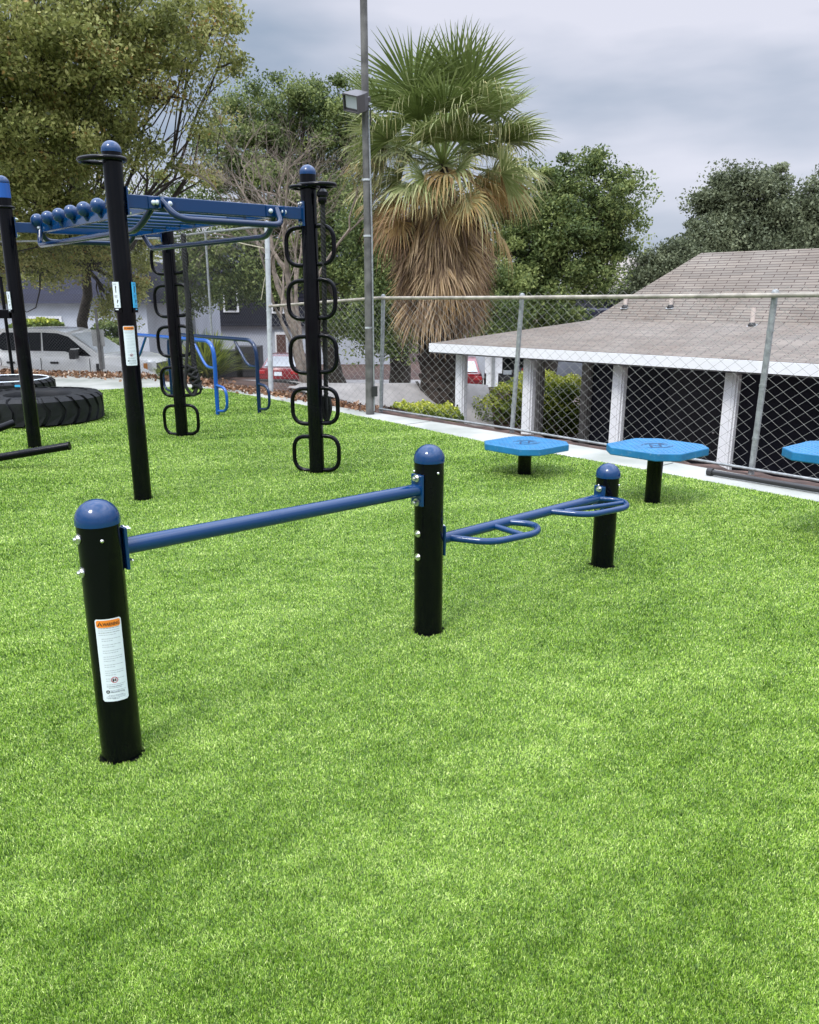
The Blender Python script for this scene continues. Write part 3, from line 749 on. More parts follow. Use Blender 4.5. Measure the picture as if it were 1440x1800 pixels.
for i in range(4):
    a, b = Fm[i], Fm[i+1]
    chain('wire_mesh', a, b, 0.03, 0.03, Fz[i]+0.02, Fz[i+1]+0.02, 0.145, 0.110, 0.0017, rf)
MB().tube([p_+V(0, 0, z) for p_, z in zip(Fm, Fz)], 0.021, 14).build('top_rail', rail_m, rf)
MB().tube([p_+V(0, 0, 0.04) for p_ in Fm[1:]], 0.014, 10).build('bottom_rail', galv, rf)
for i, ln in ((1, (0.05, 0)), (2, (0.07, 0)), (3, (0.03, 0)), (4, (0, 0))): fence_post(Fm[i]+V(0.02, 0.03, 0), Fz[i]+0.015, 0.028, galv, rf, lean=ln)
tf = root('tall_chain_link_fence', V(-2.47, 13.73, 0), 'tall fine-meshed chain-link fence behind the rig with a white end post', 'fence')
TFp = [V(-2.40, 13.73, 0), V(-3.66, 14.96, 0), V(-4.83, 16.4, 0), V(-8.3, 17.35, 0), V(-13.5, 17.7, 0)]
for i in range(4):
    chain('wire_mesh', TFp[i], TFp[i+1], 0.02, 0.02, 2.72, 2.72, 0.075, 0.068, 0.0011, tf, mat('dull_wire', (0.13, 0.13, 0.125), 0.6, metal=0.3))
MB().tube([p_+V(0, 0, 2.73) for p_ in TFp], 0.02, 10).build('top_rail', galv, tf)
tag(fence_post(TFp[0], 2.78, 0.043, galv_pale, tf, lean=(0.06, 0)), 'white end post')
fence_post(TFp[2], 2.78, 0.045, weather, tf); fence_post(TFp[3], 2.78, 0.06, galv, tf); fence_post(TFp[1], 2.75, 0.02, galv, tf, 'line_post')
MB().tube([aty(393, 421, 14.6), aty(464, 436, 13.9)], 0.008, 6).build('stay_wire', mat('yellow_wire', (0.55, 0.5, 0.35), 0.6), tf)
MB().tube([aty(466, 487, 13.9), aty(459, 527, 13.9)], 0.007, 6).build('loose_wire', MATS['yellow_wire'], tf)
# light pole
lp = root('light_pole', (-0.563, 11.20, 0), 'tall weathered grey pole with a floodlight, standing at the fence in front of the palm', 'light pole')
MB().tube([V(-0.56, 11.20, -0.05), V(-0.565, 11.2, 2.6), V(-0.59, 11.2, 9.5)], [0.062, 0.048, 0.044], 20).build('pole', weather, lp)
cn = MB().tube([V(-0.50, 11.17, 0.05), V(-0.503, 11.17, 2.5), V(-0.53, 11.17, 4.0)], 0.011, 8).build('conduit', galv, lp)
MB().box(V(-0.49, 11.15, 0.33), (0.08, 0.06, 0.14)).build('outlet_box', trim, lp, smooth=False)
for z in (1.2, 2.4, 3.1): MB().lathe([(0.056, -0.012), (0.056, 0.012)], V(-0.563, 11.2, z), 16).build('strap', galv_pale, lp)
c = V(-0.675, 11.10, 4.02)
M = (Matrix.Rotation(rad(-38), 3, 'Z') @ Matrix.Rotation(rad(16), 3, 'Y') @ Matrix.Rotation(rad(22), 3, 'X'))
fl = MB()
fl.prism([(-.13, -.09), (.13, -.09), (.13, .02), (.10, .11), (-.10, .11), (-.13, .02)], -0.105, 0.105, 0, M, c)
fl.box(c+M@V(0.05, 0.13, 0.0), (0.06, 0.10, 0.06), M)
fo = fl.build('floodlight', fix_grey, lp, smooth=False, bevel=0.006)
MB().box(c+M@V(0, -0.095, 0.01), (0.19, 0.008, 0.14), M).build('lens', mat('lens_glass', (0.42, 0.46, 0.5), 0.15, coat=0.5), fo, smooth=False)
mb = MB(); mb.box(c+M@V(0, -0.105, 0.098), (0.26, 0.03, 0.016), M); mb.box(c+M@V(0, -0.105, -0.098), (0.26, 0.03, 0.016), M); mb.box(c+M@V(0.123, -0.105, 0), (0.014, 0.03, 0.179), M); mb.box(c+M@V(-0.123, -0.105, 0), (0.014, 0.03, 0.179), M)
mb.build('bezel', fix_grey, fo, smooth=False)
MB().tube(rounded([c+M@V(0.1, 0.1, -0.05), V(-0.5, 11.16, 3.95), V(-0.503, 11.16, 3.75)], 0.05), 0.008, 6).build('cable', trim, lp)
# black pipe along fence foot
a, b = atz(1246, 829, 0.035), atz(1440, 861, 0.035); d = (b-a).normalized()
pp = root('black_pipe', a, 'long black plastic pipe lying on the concrete along the foot of the fence', 'pipe')
MB().tube([a-V(0, 0, 0.0), b+d*1.5], 0.025, 16).build('pipe', mat('black_plastic', (0.02, 0.02, 0.02), 0.4), pp)
MB().tube([a-d*0.01, a+d*0.04], 0.036, 16).build('pipe_collar', trim, pp)

# sign backs
def sign(base, parts, label, cat='sign'):
    rt = root('sign', base, label, cat)
    for nm, c_, s_, m_ in parts:
        MB().box(c_, s_).build(nm, m_, rt, smooth=False, bevel=0.003)
SB = mat('sign_back_grey', (0.36, 0.36, 0.34), 0.6, noise=0.2, nscale=6)
q = aty(172, 594, 17.75)
sign((q.x, 17.9, 0), [('sign_board', aty(172.5, 594, 17.86), (0.27, 0.02, 0.36), SB), ('sign_post', V(aty(173, 600, 17.8).x, 17.82, 0.68), (0.05, 0.04, 1.36), weather), ('lower_board', aty(178, 628, 17.88), (0.13, 0.02, 0.52), SB)],
     'back of a small pale sign board on a post in front of the white pickup')
sign((aty(868, 690, 27).x, 27, gz(3, 27)), [('sign_board', aty(868, 635, 27), (0.58, 0.05, 0.80), white_paint), ('sign_base', aty(865, 672, 27.02), (0.40, 0.06, 0.9), white_paint), ('sign_post', aty(867, 660, 26.93), (0.10, 0.06, 1.35), galv)],
     'white board with a grey post standing behind the hedge beside the dark car')

# ------------------------------------------------------------------ pavilion
U = V(0.7071, -0.7071, 0); Nn = V(0.7071, 0.7071, 0)
A0 = V(0.37, 13.79, 0.85)
def PV(u, n, z): return V(A0.x, A0.y, 0)+U*u+Nn*n+V(0, 0, z)
shing = bpy.data.materials.new('roof_shingle'); shing.use_nodes = True
N, L = nt(shing); p = N['Principled BSDF']; p.inputs['Roughness'].default_value = 0.9
uv = N.new('ShaderNodeUVMap'); br = N.new('ShaderNodeTexBrick'); br.offset = 0.5
br.inputs['Scale'].default_value = 1.0; br.inputs['Brick Width'].default_value = 0.34; br.inputs['Row Height'].default_value = 0.060; br.inputs['Mortar Size'].default_value = 0.006; br.inputs['Mortar Smooth'].default_value = 0.3
br.inputs['Color1'].default_value = (0.275, 0.243, 0.205, 1); br.inputs['Color2'].default_value = (0.20, 0.18, 0.155, 1); br.inputs['Mortar'].default_value = (0.055, 0.03, 0.028, 1)
ns = N.new('ShaderNodeTexNoise'); ns.inputs['Scale'].default_value = 1.1; ns.inputs['Detail'].default_value = 5
mx = N.new('ShaderNodeMix'); mx.data_type = 'RGBA'; mx.blend_type = 'MULTIPLY'; mx.inputs[0].default_value = 0.85
rp_ = N.new('ShaderNodeValToRGB'); rp_.color_ramp.elements[0].position = 0.3; rp_.color_ramp.elements[1].position = 0.7; rp_.color_ramp.elements[0].color = (0.72, 0.66, 0.62, 1); rp_.color_ramp.elements[1].color = (1, 1, 1, 1)
L.new(uv.outputs[0], br.inputs['Vector']); L.new(uv.outputs[0], ns.inputs['Vector']); L.new(ns.outputs['Fac'], rp_.inputs[0])
L.new(br.outputs['Color'], mx.inputs[6]); L.new(rp_.outputs[0], mx.inputs[7]); L.new(mx.outputs[2], p.inputs['Base Color'])
bp = N.new('ShaderNodeBump'); bp.inputs['Strength'].default_value = 0.6; bp.inputs['Distance'].default_value = 0.01; bp.invert = True
L.new(br.outputs['Fac'], bp.inputs['Height']); L.new(bp.outputs[0], p.inputs['Normal'])
def roof_planes(name, quads, m, parent):
    """quads: list of (points, eave_dir); uv in metres along the eave and up the slope"""
    mb = MB(); uvs = []
    for pts, ed in quads:
        pts = [Vector(q) for q in pts]; ed = Vector(ed).normalized(); n_ = (pts[1]-pts[0]).cross(pts[-1]-pts[0]).normalized(); sl = n_.cross(ed).normalized()
        mb.add(pts, [tuple(range(len(pts)))]); uvs += [(q.dot(ed), q.dot(sl)) for q in pts]
    o = mb.build(name, m, parent, smooth=False); l = o.data.uv_layers.new(name='UVMap')
    for i, uvv in enumerate(uvs): l.data[i].uv = uvv
    return o
pav = root('pavilion', PV(3, 1, -1.5), 'open pavilion beyond the fence with tan shingle hip roof, white fascia and white columns', 'pavilion')
UL, W2 = 14.0, 6.42
K = (1.86, 1.98, 1.23); Rg = (3.15, 3.21, 2.32)
e0, e1 = PV(0, 0, .85), PV(UL, 0, .85)
k0, k1 = PV(K[0], K[1], K[2]), PV(UL, K[1], K[2])
g0, g1 = PV(Rg[0], Rg[1], Rg[2]), PV(UL, Rg[1], Rg[2])
eb0, eb1 = PV(0, W2, .85), PV(UL, W2, .85); kb0, kb1 = PV(K[0], W2-K[1], K[2]), PV(UL, W2-K[1], K[2])
roof = roof_planes('roof', [([e0, e1, k1, k0], U), ([k0, k1, g1, g0], U), ([eb0, e0, k0, kb0], -Nn), ([kb0, k0, g0], -Nn), ([eb1, eb0, kb0, kb1], -U), ([kb1, kb0, g0, g1], -U)], shing, pav)
def pbox(u0, u1, n0, n1, z0, z1):
    return ((PV((u0+u1)/2, (n0+n1)/2, (z0+z1)/2)), (abs(u1-u0), abs(n1-n0), abs(z1-z0)), frame(U))
mb = MB(); mb.box(*pbox(-0.02, UL, -0.03, 0.012, 0.705, 0.847)); mb.box(*pbox(-0.02, 0.02, 0.012, W2, 0.705, 0.847)); mb.build('fascia', white_paint, pav, smooth=False)
MB().box(*pbox(0.02, UL, 0.012, W2, 0.68, 0.70)).build('soffit', mat('soffit', (0.16, 0.16, 0.17), 0.9), pav, smooth=False)
def col_at(x, y): pass
cf = [0.38, 1.45, 1.0]
def colpos(px_, sn):
    r_ = _ray(px_, 690); k_ = r_[0]/r_[1]; y = sn/(1+k_); return V(k_*y, y, 0)
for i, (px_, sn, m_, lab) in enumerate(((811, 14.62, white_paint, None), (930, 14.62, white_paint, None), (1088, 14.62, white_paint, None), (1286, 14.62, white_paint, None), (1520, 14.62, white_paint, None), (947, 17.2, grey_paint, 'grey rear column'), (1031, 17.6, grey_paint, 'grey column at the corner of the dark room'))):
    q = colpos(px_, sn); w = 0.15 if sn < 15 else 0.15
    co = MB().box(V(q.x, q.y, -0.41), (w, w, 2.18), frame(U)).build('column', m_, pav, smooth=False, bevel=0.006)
    if lab: co['label'] = lab
    mb = MB(); mb.box(V(q.x, q.y, 0.0)+U*(w/2+0.012)+V(0, 0, -0.43), (0.02, w*0.55, 2.13), frame(U)); mb.box(V(q.x, q.y, -0.43)-Nn*(w/2+0.006), (w*0.5, 0.010, 2.12), frame(U))
    mb.build('column_trim', m_, co, smooth=False)
cq = colpos(1031, 17.6); u0 = (cq-V(A0.x, A0.y, 0)).dot(U); n0 = (cq-V(A0.x, A0.y, 0)).dot(Nn)
mb = MB(); mb.box(*pbox(u0+0.10, UL, n0+0.02, n0+0.12, -1.5, 0.679)); mb.box(*pbox(u0+0.10, u0+0.2, n0+0.12, W2-0.3, -1.5, 0.679)); mb.build('back_wall', navy_and_shade, pav, smooth=False)  # dark navy here paints in the shade under the roof
for q in ((u0+1.6, 0.95), (u0+4.3, 0.95)):
    o = MB().box(*pbox(q[0], q[0]+q[1], n0-0.03, n0+0.018, -1.49, 0.45)).build('door', mat('dark_door', (0.02, 0.02, 0.03), 0.5), pav, smooth=False, bevel=0.006)
    MB().sphere(PV(q[0]+0.85, n0-0.06, -0.5), 0.03, 12).build('door_handle', chrome, o)
MB().box(*pbox(0.1, UL, 0.2, W2, -1.62, -1.495)).build('floor_slab', mat('slab', (0.3, 0.28, 0.26), 0.9, noise=0.2, nscale=3), pav, smooth=False)
# vent pipes on the roof
for (px_, yb, hgt, lab) in ((1099, 541, 0.2, 0), (1179, 541, 0.2, 0), (1322, 573, 0.26, 0)):
    # lay it on the lower/upper slope: march along the ray until it meets the roof surface
    r_ = _ray(px_, yb); best = None
    for i in range(600):
        t_ = 6+i*0.02; P_ = V(r_[0]*t_, r_[1]*t_, CH+r_[2]*t_); n_ = (P_-V(A0.x, A0.y, P_.z)).dot(Nn)
        zr_ = 0.85+n_*(K[2]-.85)/K[1] if n_ < K[1] else K[2]+(n_-K[1])*(Rg[2]-K[2])/(Rg[1]-K[1])
        if P_.z <= zr_: best = P_; break
    if best:
        vp = MB().tube([best-V(0, 0, 0.05), best+V(0, 0, hgt)], 0.032, 14).build('vent_pipe', vent_m, roof)
        mb = MB(); mb.lathe([(0.06, 0.0), (0.055, 0.02), (0.035, 0.05)], best, 16, 1); mb.box(best+V(0, 0, 0.004), (0.12, 0.12, 0.01), frame(U, (0.3*-0.7, 0.3*-0.7, 0.9)))
        mb.build('vent_flashing', [white_paint, trim], vp, smooth=False) if False else mb.build('vent_flashing', [galv_pale, trim], roof, smooth=False)

# ------------------------------------------------------------------ background buildings
def wall_x(x0, x1, y, z0, z1, th=0.3): return ((x0+x1)/2, y+th/2, (z0+z1)/2), (x1-x0, th, z1-z0)
def bx(x0, x1, y0, y1, z0, z1): return ((x0+x1)/2, (y0+y1)/2, (z0+z1)/2), (x1-x0, y1-y0, z1-z0)
def pxX(px_, Y): return aty(px_, 600, Y).x
def pzY(py_, Y): return aty(720, py_, Y).z
navy_roof = bpy.data.materials.new('navy_shingle'); navy_roof.use_nodes = True
N, L = nt(navy_roof); p = N['Principled BSDF']; p.inputs['Roughness'].default_value = 0.85
uv = N.new('ShaderNodeTexCoord'); br = N.new('ShaderNodeTexBrick'); mp = N.new('ShaderNodeMapping'); mp.inputs['Rotation'].default_value = (rad(90), 0, 0)
L.new(uv.outputs['Object'], mp.inputs[0]); L.new(mp.outputs[0], br.inputs['Vector'])
br.inputs['Brick Width'].default_value = 0.6; br.inputs['Row Height'].default_value = 0.22; br.inputs['Mortar Size'].default_value = 0.012; br.inputs['Scale'].default_value = 1
br.inputs['Color1'].default_value = (0.013, 0.015, 0.034, 1); br.inputs['Color2'].default_value = (0.009, 0.010, 0.025, 1); br.inputs['Mortar'].default_value = (0.008, 0.008, 0.016, 1)
L.new(br.outputs['Color'], p.inputs['Base Color'])
grd = -2.25
YA = 32.0
ba = root('apartment_building', (pxX(100, YA), YA, grd), 'long white stucco building under a navy shingle mansard behind the white pickup', 'building')
zt_ = pzY(533, YA); x0, x1 = -34.0, pxX(262, YA)
MB().box(*bx(x0, x1, YA, YA+9, grd, zt_)).build('wall', stucco, ba, smooth=False)
mb = MB(); zr_ = pzY(455, YA+1.5)
mb.add([V(x0, YA-0.3, zt_), V(x1+0.3, YA-0.3, zt_), V(x1-0.8, YA+1.4, zr_), V(x0, YA+1.4, zr_), V(x1+0.3, YA+9.3, zt_), V(x1-0.8, YA+8, zr_), V(x0, YA+8, zr_), V(x0, YA+9.3, zt_)],
       [(0, 1, 2, 3), (1, 4, 5, 2), (3, 2, 5, 6), (4, 7, 6, 5), (0, 7, 4, 1)]); mb.build('roof', navy_roof, ba, smooth=False)
for k in range(3):
    xw = -24+4.5*k
    w_ = MB().box(*bx(xw, xw+1.3, YA-0.05, YA-0.002, -0.4, 0.9)).build('window', white_paint, ba, smooth=False)
    MB().box(*bx(xw+0.1, xw+1.2, YA-0.07, YA-0.052, -0.3, 0.8)).build('pane', glass_dark, w_, smooth=False)
YB = 47.0
bb_ = root('apartment_building', (pxX(500, YB), YB, grd), 'two-storey block, white below and navy above, seen through the fence behind the red car', 'building')
xb0, xb1 = pxX(343, YB), pxX(705, YB); zm = pzY(573, YB); zt2 = pzY(478, YB)
MB().box(*bx(xb0+0.9, xb1, YB, YB+10, grd-0.4, zm)).build('lower_wall', stucco, bb_, smooth=False)
up_ = MB().box(*bx(xb0, xb1, YB-0.25, YB+10, zm, zt2))
for k in range(14): up_.box(*bx(xb0, xb1, YB-0.29, YB-0.252, zm+0.02+k*0.23, zm+0.20+k*0.23))
up_.build('upper_wall', navy_and_shade, bb_, smooth=False)
mb = MB(); mb.add([V(xb0-0.6, YB-0.9, zt2), V(xb1+0.6, YB-0.9, zt2), V(xb1+0.6, YB+5, zt2+2.2), V(xb0-0.6, YB+5, zt2+2.2), V(xb0-0.6, YB+10.9, zt2), V(xb1+0.6, YB+10.9, zt2)], [(0, 1, 2, 3), (3, 2, 5, 4), (0, 3, 4), (1, 5, 2), (0, 4, 5, 1)])
mb.build('roof', navy_roof, bb_, smooth=False)
def win(x0p, x1p, y0p, y1p, Y, parent, fm=white_paint):
    X0, X1, Z0, Z1 = pxX(x0p, Y), pxX(x1p, Y), pzY(y1p, Y), pzY(y0p, Y)
    w_ = MB().box(*bx(X0-0.12, X1+0.12, Y-0.08, Y-0.002, Z0-0.12, Z1+0.12)).build('window', fm, parent, smooth=False)
    MB().box(*bx(X0, X1, Y-0.12, Y-0.082, Z0, Z1)).build('pane', glass_dark, w_, smooth=False)
win(483, 500, 505, 547, YB-0.30, bb_); win(400, 420, 505, 545, YB-0.30, bb_); win(600, 618, 505, 547, YB-0.3, bb_)
dd = MB().box(*bx(pxX(484, YB), pxX(506, YB), YB-0.10, YB-0.003, grd, pzY(583, YB))).build('door_frame', white_paint, bb_, smooth=False)
MB().box(*bx(pxX(487, YB), pxX(503, YB), YB-0.16, YB-0.102, grd, pzY(588, YB))).build('door', mat('brown_door', (0.10, 0.05, 0.04), 0.5), dd, smooth=False)
YW = 38.0
br_ = root('breezeway', (pxX(300, YW), YW, grd), 'narrow white walled stairwell between the two apartment blocks', 'building')
mb = MB()
for a_, b_, m_ in ((240, 262, 0), (282, 346, 0)): MB().box(*bx(pxX(a_, YW), pxX(b_, YW), YW, YW+5, grd, pzY(505, YW))).build('wall', stucco, br_, smooth=False)
MB().box(*bx(pxX(262, YW), pxX(282, YW), YW+1.5, YW+4, grd, pzY(505, YW))).build('dark_recess', navy_and_shade, br_, smooth=False)  # dark block fills the recess, its shade put into the colour
MB().box(*bx(pxX(236, YW), pxX(350, YW), YW-0.5, YW+5.5, pzY(505, YW)+0.003, pzY(470, YW))).build('roof', navy_roof, br_, smooth=False)
MB().box(*bx(pxX(337, YW), pxX(341, YW), YW-0.1, YW-0.01, pzY(590, YW), pzY(570, YW))).build('meter_box', trim, br_, smooth=False)
MB().box(*bx(pxX(269, YW), pxX(283, YW), YW-0.3, YW-0.05, pzY(586, YW), pzY(567, YW))).build('mail_box', galv_pale, br_, smooth=False)
YC = 39.0
bc = root('apartment_building', (pxX(960, YC), YC, grd), 'grey-white building seen under the pavilion roof behind the hedge', 'building')
MB().box(*bx(pxX(838, YC), pxX(862, YC), YC, YC+8, grd-0.3, pzY(560, YC))).build('white_wall', stucco, bc, smooth=False)
MB().box(*bx(pxX(862, YC)+0.003, pxX(1250, YC), YC+0.1, YC+8, grd-0.3, pzY(575, YC))).build('shaded_grey_wall', stucco_shaded, bc, smooth=False)
MB().box(*bx(pxX(830, YC), pxX(1250, YC), YC-0.5, YC+8.5, pzY(560, YC)+0.003, pzY(545, YC))).build('roof', navy_roof, bc, smooth=False)
win(880, 895, 622, 650, YC+0.09, bc)
YD = 48.0
bd = root('far_house', (pxX(1090, YD), YD, 0), 'distant beige gable-roofed house showing between the oak and the pavilion roof', 'house')
zE, zR = pzY(512, YD), pzY(442, YD)
MB().box(*bx(pxX(1040, YD), pxX(1250, YD), YD, YD+10, -2.2, zE)).build('wall', navy_and_shade, bd, smooth=False)
beige_roof = mat('beige_shingle', (0.30, 0.27, 0.24), 0.9, noise=0.2, nscale=4)
mb = MB(); X0, X1 = pxX(1035, YD), pxX(1255, YD)
mb.add([V(X0, YD-0.6, zE), V(X1, YD-0.6, zE), V(X1, YD+5, zR), V(X0+1.2, YD+5, zR), V(X0, YD+10.6, zE), V(X1, YD+10.6, zE)], [(0, 1, 2, 3), (3, 2, 5, 4), (0, 3, 4), (1, 5, 2), (0, 4, 5, 1)]); mb.build('roof', beige_roof, bd, smooth=False)

# ------------------------------------------------------------------ vehicles
def loft(mb, rings, mi=0, close=True):
    n = len(rings[0]); vs = [q for r_ in rings for q in r_]
    fs = [(i*n+j, i*n+(j+1) % n, (i+1)*n+(j+1) % n, (i+1)*n+j) for i in range(len(rings)-1) for j in range(n)]
    if close: fs += [tuple(range(n-1, -1, -1)), tuple((len(rings)-1)*n+j for j in range(n))]
    mb.add(vs, fs, mi)
def sect(x, w, z0, z1, M, c, rr=0.08, tw=None):
    tw = tw or w
    pts = [(-w+rr, z0), (w-rr, z0), (w, z0+rr), (w, (z0+z1)*0.55), (tw, z1-rr), (tw-rr, z1), (-tw+rr, z1), (-tw, z1-rr), (-w, (z0+z1)*0.55), (-w, z0+rr)]
    return [c+M@V(x, y, z) for y, z in pts]
def wheel(parent, c, M, R=0.38, w=0.24):
    W_ = M@Matrix.Rotation(rad(90), 3, 'X')
    o = MB().lathe([(R*0.55, -w/2), (R*0.94, -w/2), (R, -w/2+0.04), (R, w/2-0.04), (R*0.94, w/2), (R*0.55, w/2)], c, 28, 0, W_).build('wheel', rubber, parent)
    mb = MB(); mb.lathe([(0.02, -w/2+0.01), (R*0.56, -w/2+0.02), (R*0.56, w/2-0.02), (0.02, w/2-0.01)], c, 20, 0, W_); mb.build('rim', chrome, o)
# white pickup, seen from its right side, nose to the right
tc_ = V(-6.75, 22.0, -1.13); TM = Rz(rad(-4))
tk = root('pickup_truck', tc_, 'white crew-cab pickup truck parked behind the leaf-strewn fence on the left', 'pickup truck')
def tp3(x, y, z): return tc_+TM@V(x, y, z)
mb = MB(); loft(mb, [sect(x, w, z0, z1, TM, tc_, 0.07, tw) for x, w, z0, z1, tw in ((0, .82, .55, 1.0, .78), (-.12, .95, .45, 1.13, .86), (-.7, 1.0, .42, 1.24, .92), (-1.35, 1.0, .42, 1.30, .93), (-1.6, 1.0, .42, 1.26, .95), (-2.2, 1.0, .42, 1.33, .95), (-3.9, 1.0, .42, 1.34, .95), (-4.0, 1.0, .42, 1.35, .95), (-5.85, 1.0, .5, 1.27, .95), (-5.9, .98, .55, 1.24, .94))])
body = mb.build('body', car_white, tk)
mb = MB()
def ring4(x, w, z, tw=None): return [tp3(x, -w, z), tp3(x, w, z)]
cabp = [(-1.30, 1.19), (-2.25, 1.83), (-2.6, 1.92), (-3.4, 1.95), (-4.1, 1.93), (-4.25, 1.85), (-4.33, 1.2)]
for s in (1,):
    vs = []
    for x, z in cabp: vs += [tp3(x, -0.93+ (z-1.19)*0.17, z), tp3(x, 0.93-(z-1.19)*0.17, z)]
    n_ = len(cabp); fs = [(2*i, 2*i+1, 2*i+3, 2*i+2) for i in range(n_-1)]+[tuple(2*i for i in range(n_))[::-1], tuple(2*i+1 for i in range(n_))]
    mb.add(vs, fs)
cab = mb.build('cab', car_white, tk)
def sidepoly(pts, m_, nm, par, off=0.012):
    vs = []
    for o_ in (off, -0.02):
        vs += [tp3(x, -0.93+(z-1.19)*0.17-o_ if z > 1.19 else -1.0-o_, z) for x, z in pts]
    n_ = len(pts); fs = [tuple(range(n_)), tuple(range(2*n_-1, n_-1, -1))]+[(i, n_+i, n_+(i+1) % n_, (i+1) % n_) for i in range(n_)]
    return MB().add(vs, fs).build(nm, m_, par, smooth=False)
sidepoly([(-1.60, 1.24), (-2.0, 1.25), (-2.3, 1.36), (-2.9, 1.37), (-2.92, 1.84), (-2.5, 1.82), (-2.2, 1.73)], glass_dark, 'side_window', cab)
sidepoly([(-2.96, 1.37), (-4.02, 1.38), (-4.14, 1.45), (-4.10, 1.76), (-4.0, 1.84), (-2.96, 1.84)], glass_dark, 'side_window', cab)
mb = MB(); mb.add([tp3(-1.40, -0.80, 1.25), tp3(-1.40, 0.80, 1.25), tp3(-2.2, 0.72, 1.80), tp3(-2.2, -0.72, 1.80)], [(0, 1, 2, 3)]); o_ = mb.build('windscreen', glass_sky, cab, smooth=False); o_.location += TM@V(0.02, 0, 0.012)
for x in (-2.72, -3.92):
    MB().box(tp3(x+0.14, -1.012, 1.07), (0.22, 0.03, 0.055), TM).build('door_handle', trim, body, smooth=False, bevel=0.01)
for x in (-1.62, -2.95, -4.05): MB().box(tp3(x, -1.0005, 0.83), (0.012, 0.012, 0.72), TM).build('door_gap', trim, body, smooth=False)
mi_ = MB().box(tp3(-1.95, -1.16, 1.30), (0.16, 0.26, 0.24), TM).build('mirror', trim, cab, smooth=False, bevel=0.03)
MB().box(tp3(-1.92, -1.14, 1.44), (0.13, 0.22, 0.02), TM).build('mirror_cap', car_white, mi_, smooth=False)
MB().box(tp3(-1.40, -1.008, 0.93), (0.10, 0.014, 0.24), TM).build('fender_vent', trim, body, smooth=False)
for s in (-1, 1):
    h_ = MB().box(tp3(-0.06, s*0.76, 0.98), (0.2, 0.30, 0.22), TM).build('headlight', lamp_clear, body, smooth=False, bevel=0.03)
    MB().box(tp3(-0.15, s*0.90, 0.98), (0.10, 0.06, 0.16), TM).build('turn_signal', amber, h_, smooth=False)
MB().box(tp3(0.0, 0, 0.9), (0.08, 1.2, 0.28), TM).build('grille', trim, body, smooth=False, bevel=0.02)
MB().box(tp3(0.02, 0, 0.55), (0.22, 1.9, 0.2), TM).build('bumper', chrome, body, smooth=False, bevel=0.03)
for x in (-0.95, -4.85):
    for s in (-1, 1): wheel(tk, tp3(x, s*0.86, 0.40), TM, 0.41)
MB().box(tp3(-2.9, 0, 1.965), (0.5, 0.03, 0.02), TM).build('roof_rib', car_white, cab, smooth=False)
# spoked wheel standing in the truck bed
wc = aty(4, 598, 22.4)
bw = root('spoked_wheel', wc-V(0, 0, 0.26), 'dark spoked wheel standing in the bed of the white pickup at the left edge', 'wheel')
R_ = 0.24
MB().tube([wc+V(R_*math.cos(a), 0, R_*math.sin(a)) for a in [2*math.pi*i/28 for i in range(28)]], 0.045, 8, closed=True).build('tyre', rubber, bw)
mb = MB(); mb.tube([wc-V(0, 0.05, 0), wc+V(0, 0.05, 0)], 0.06, 12)
for i in range(5): a = 2*math.pi*i/5+0.4; mb.tube([wc, wc+V(R_*math.cos(a), 0, R_*math.sin(a))], 0.018, 6)
mb.build('spokes', chrome, bw)

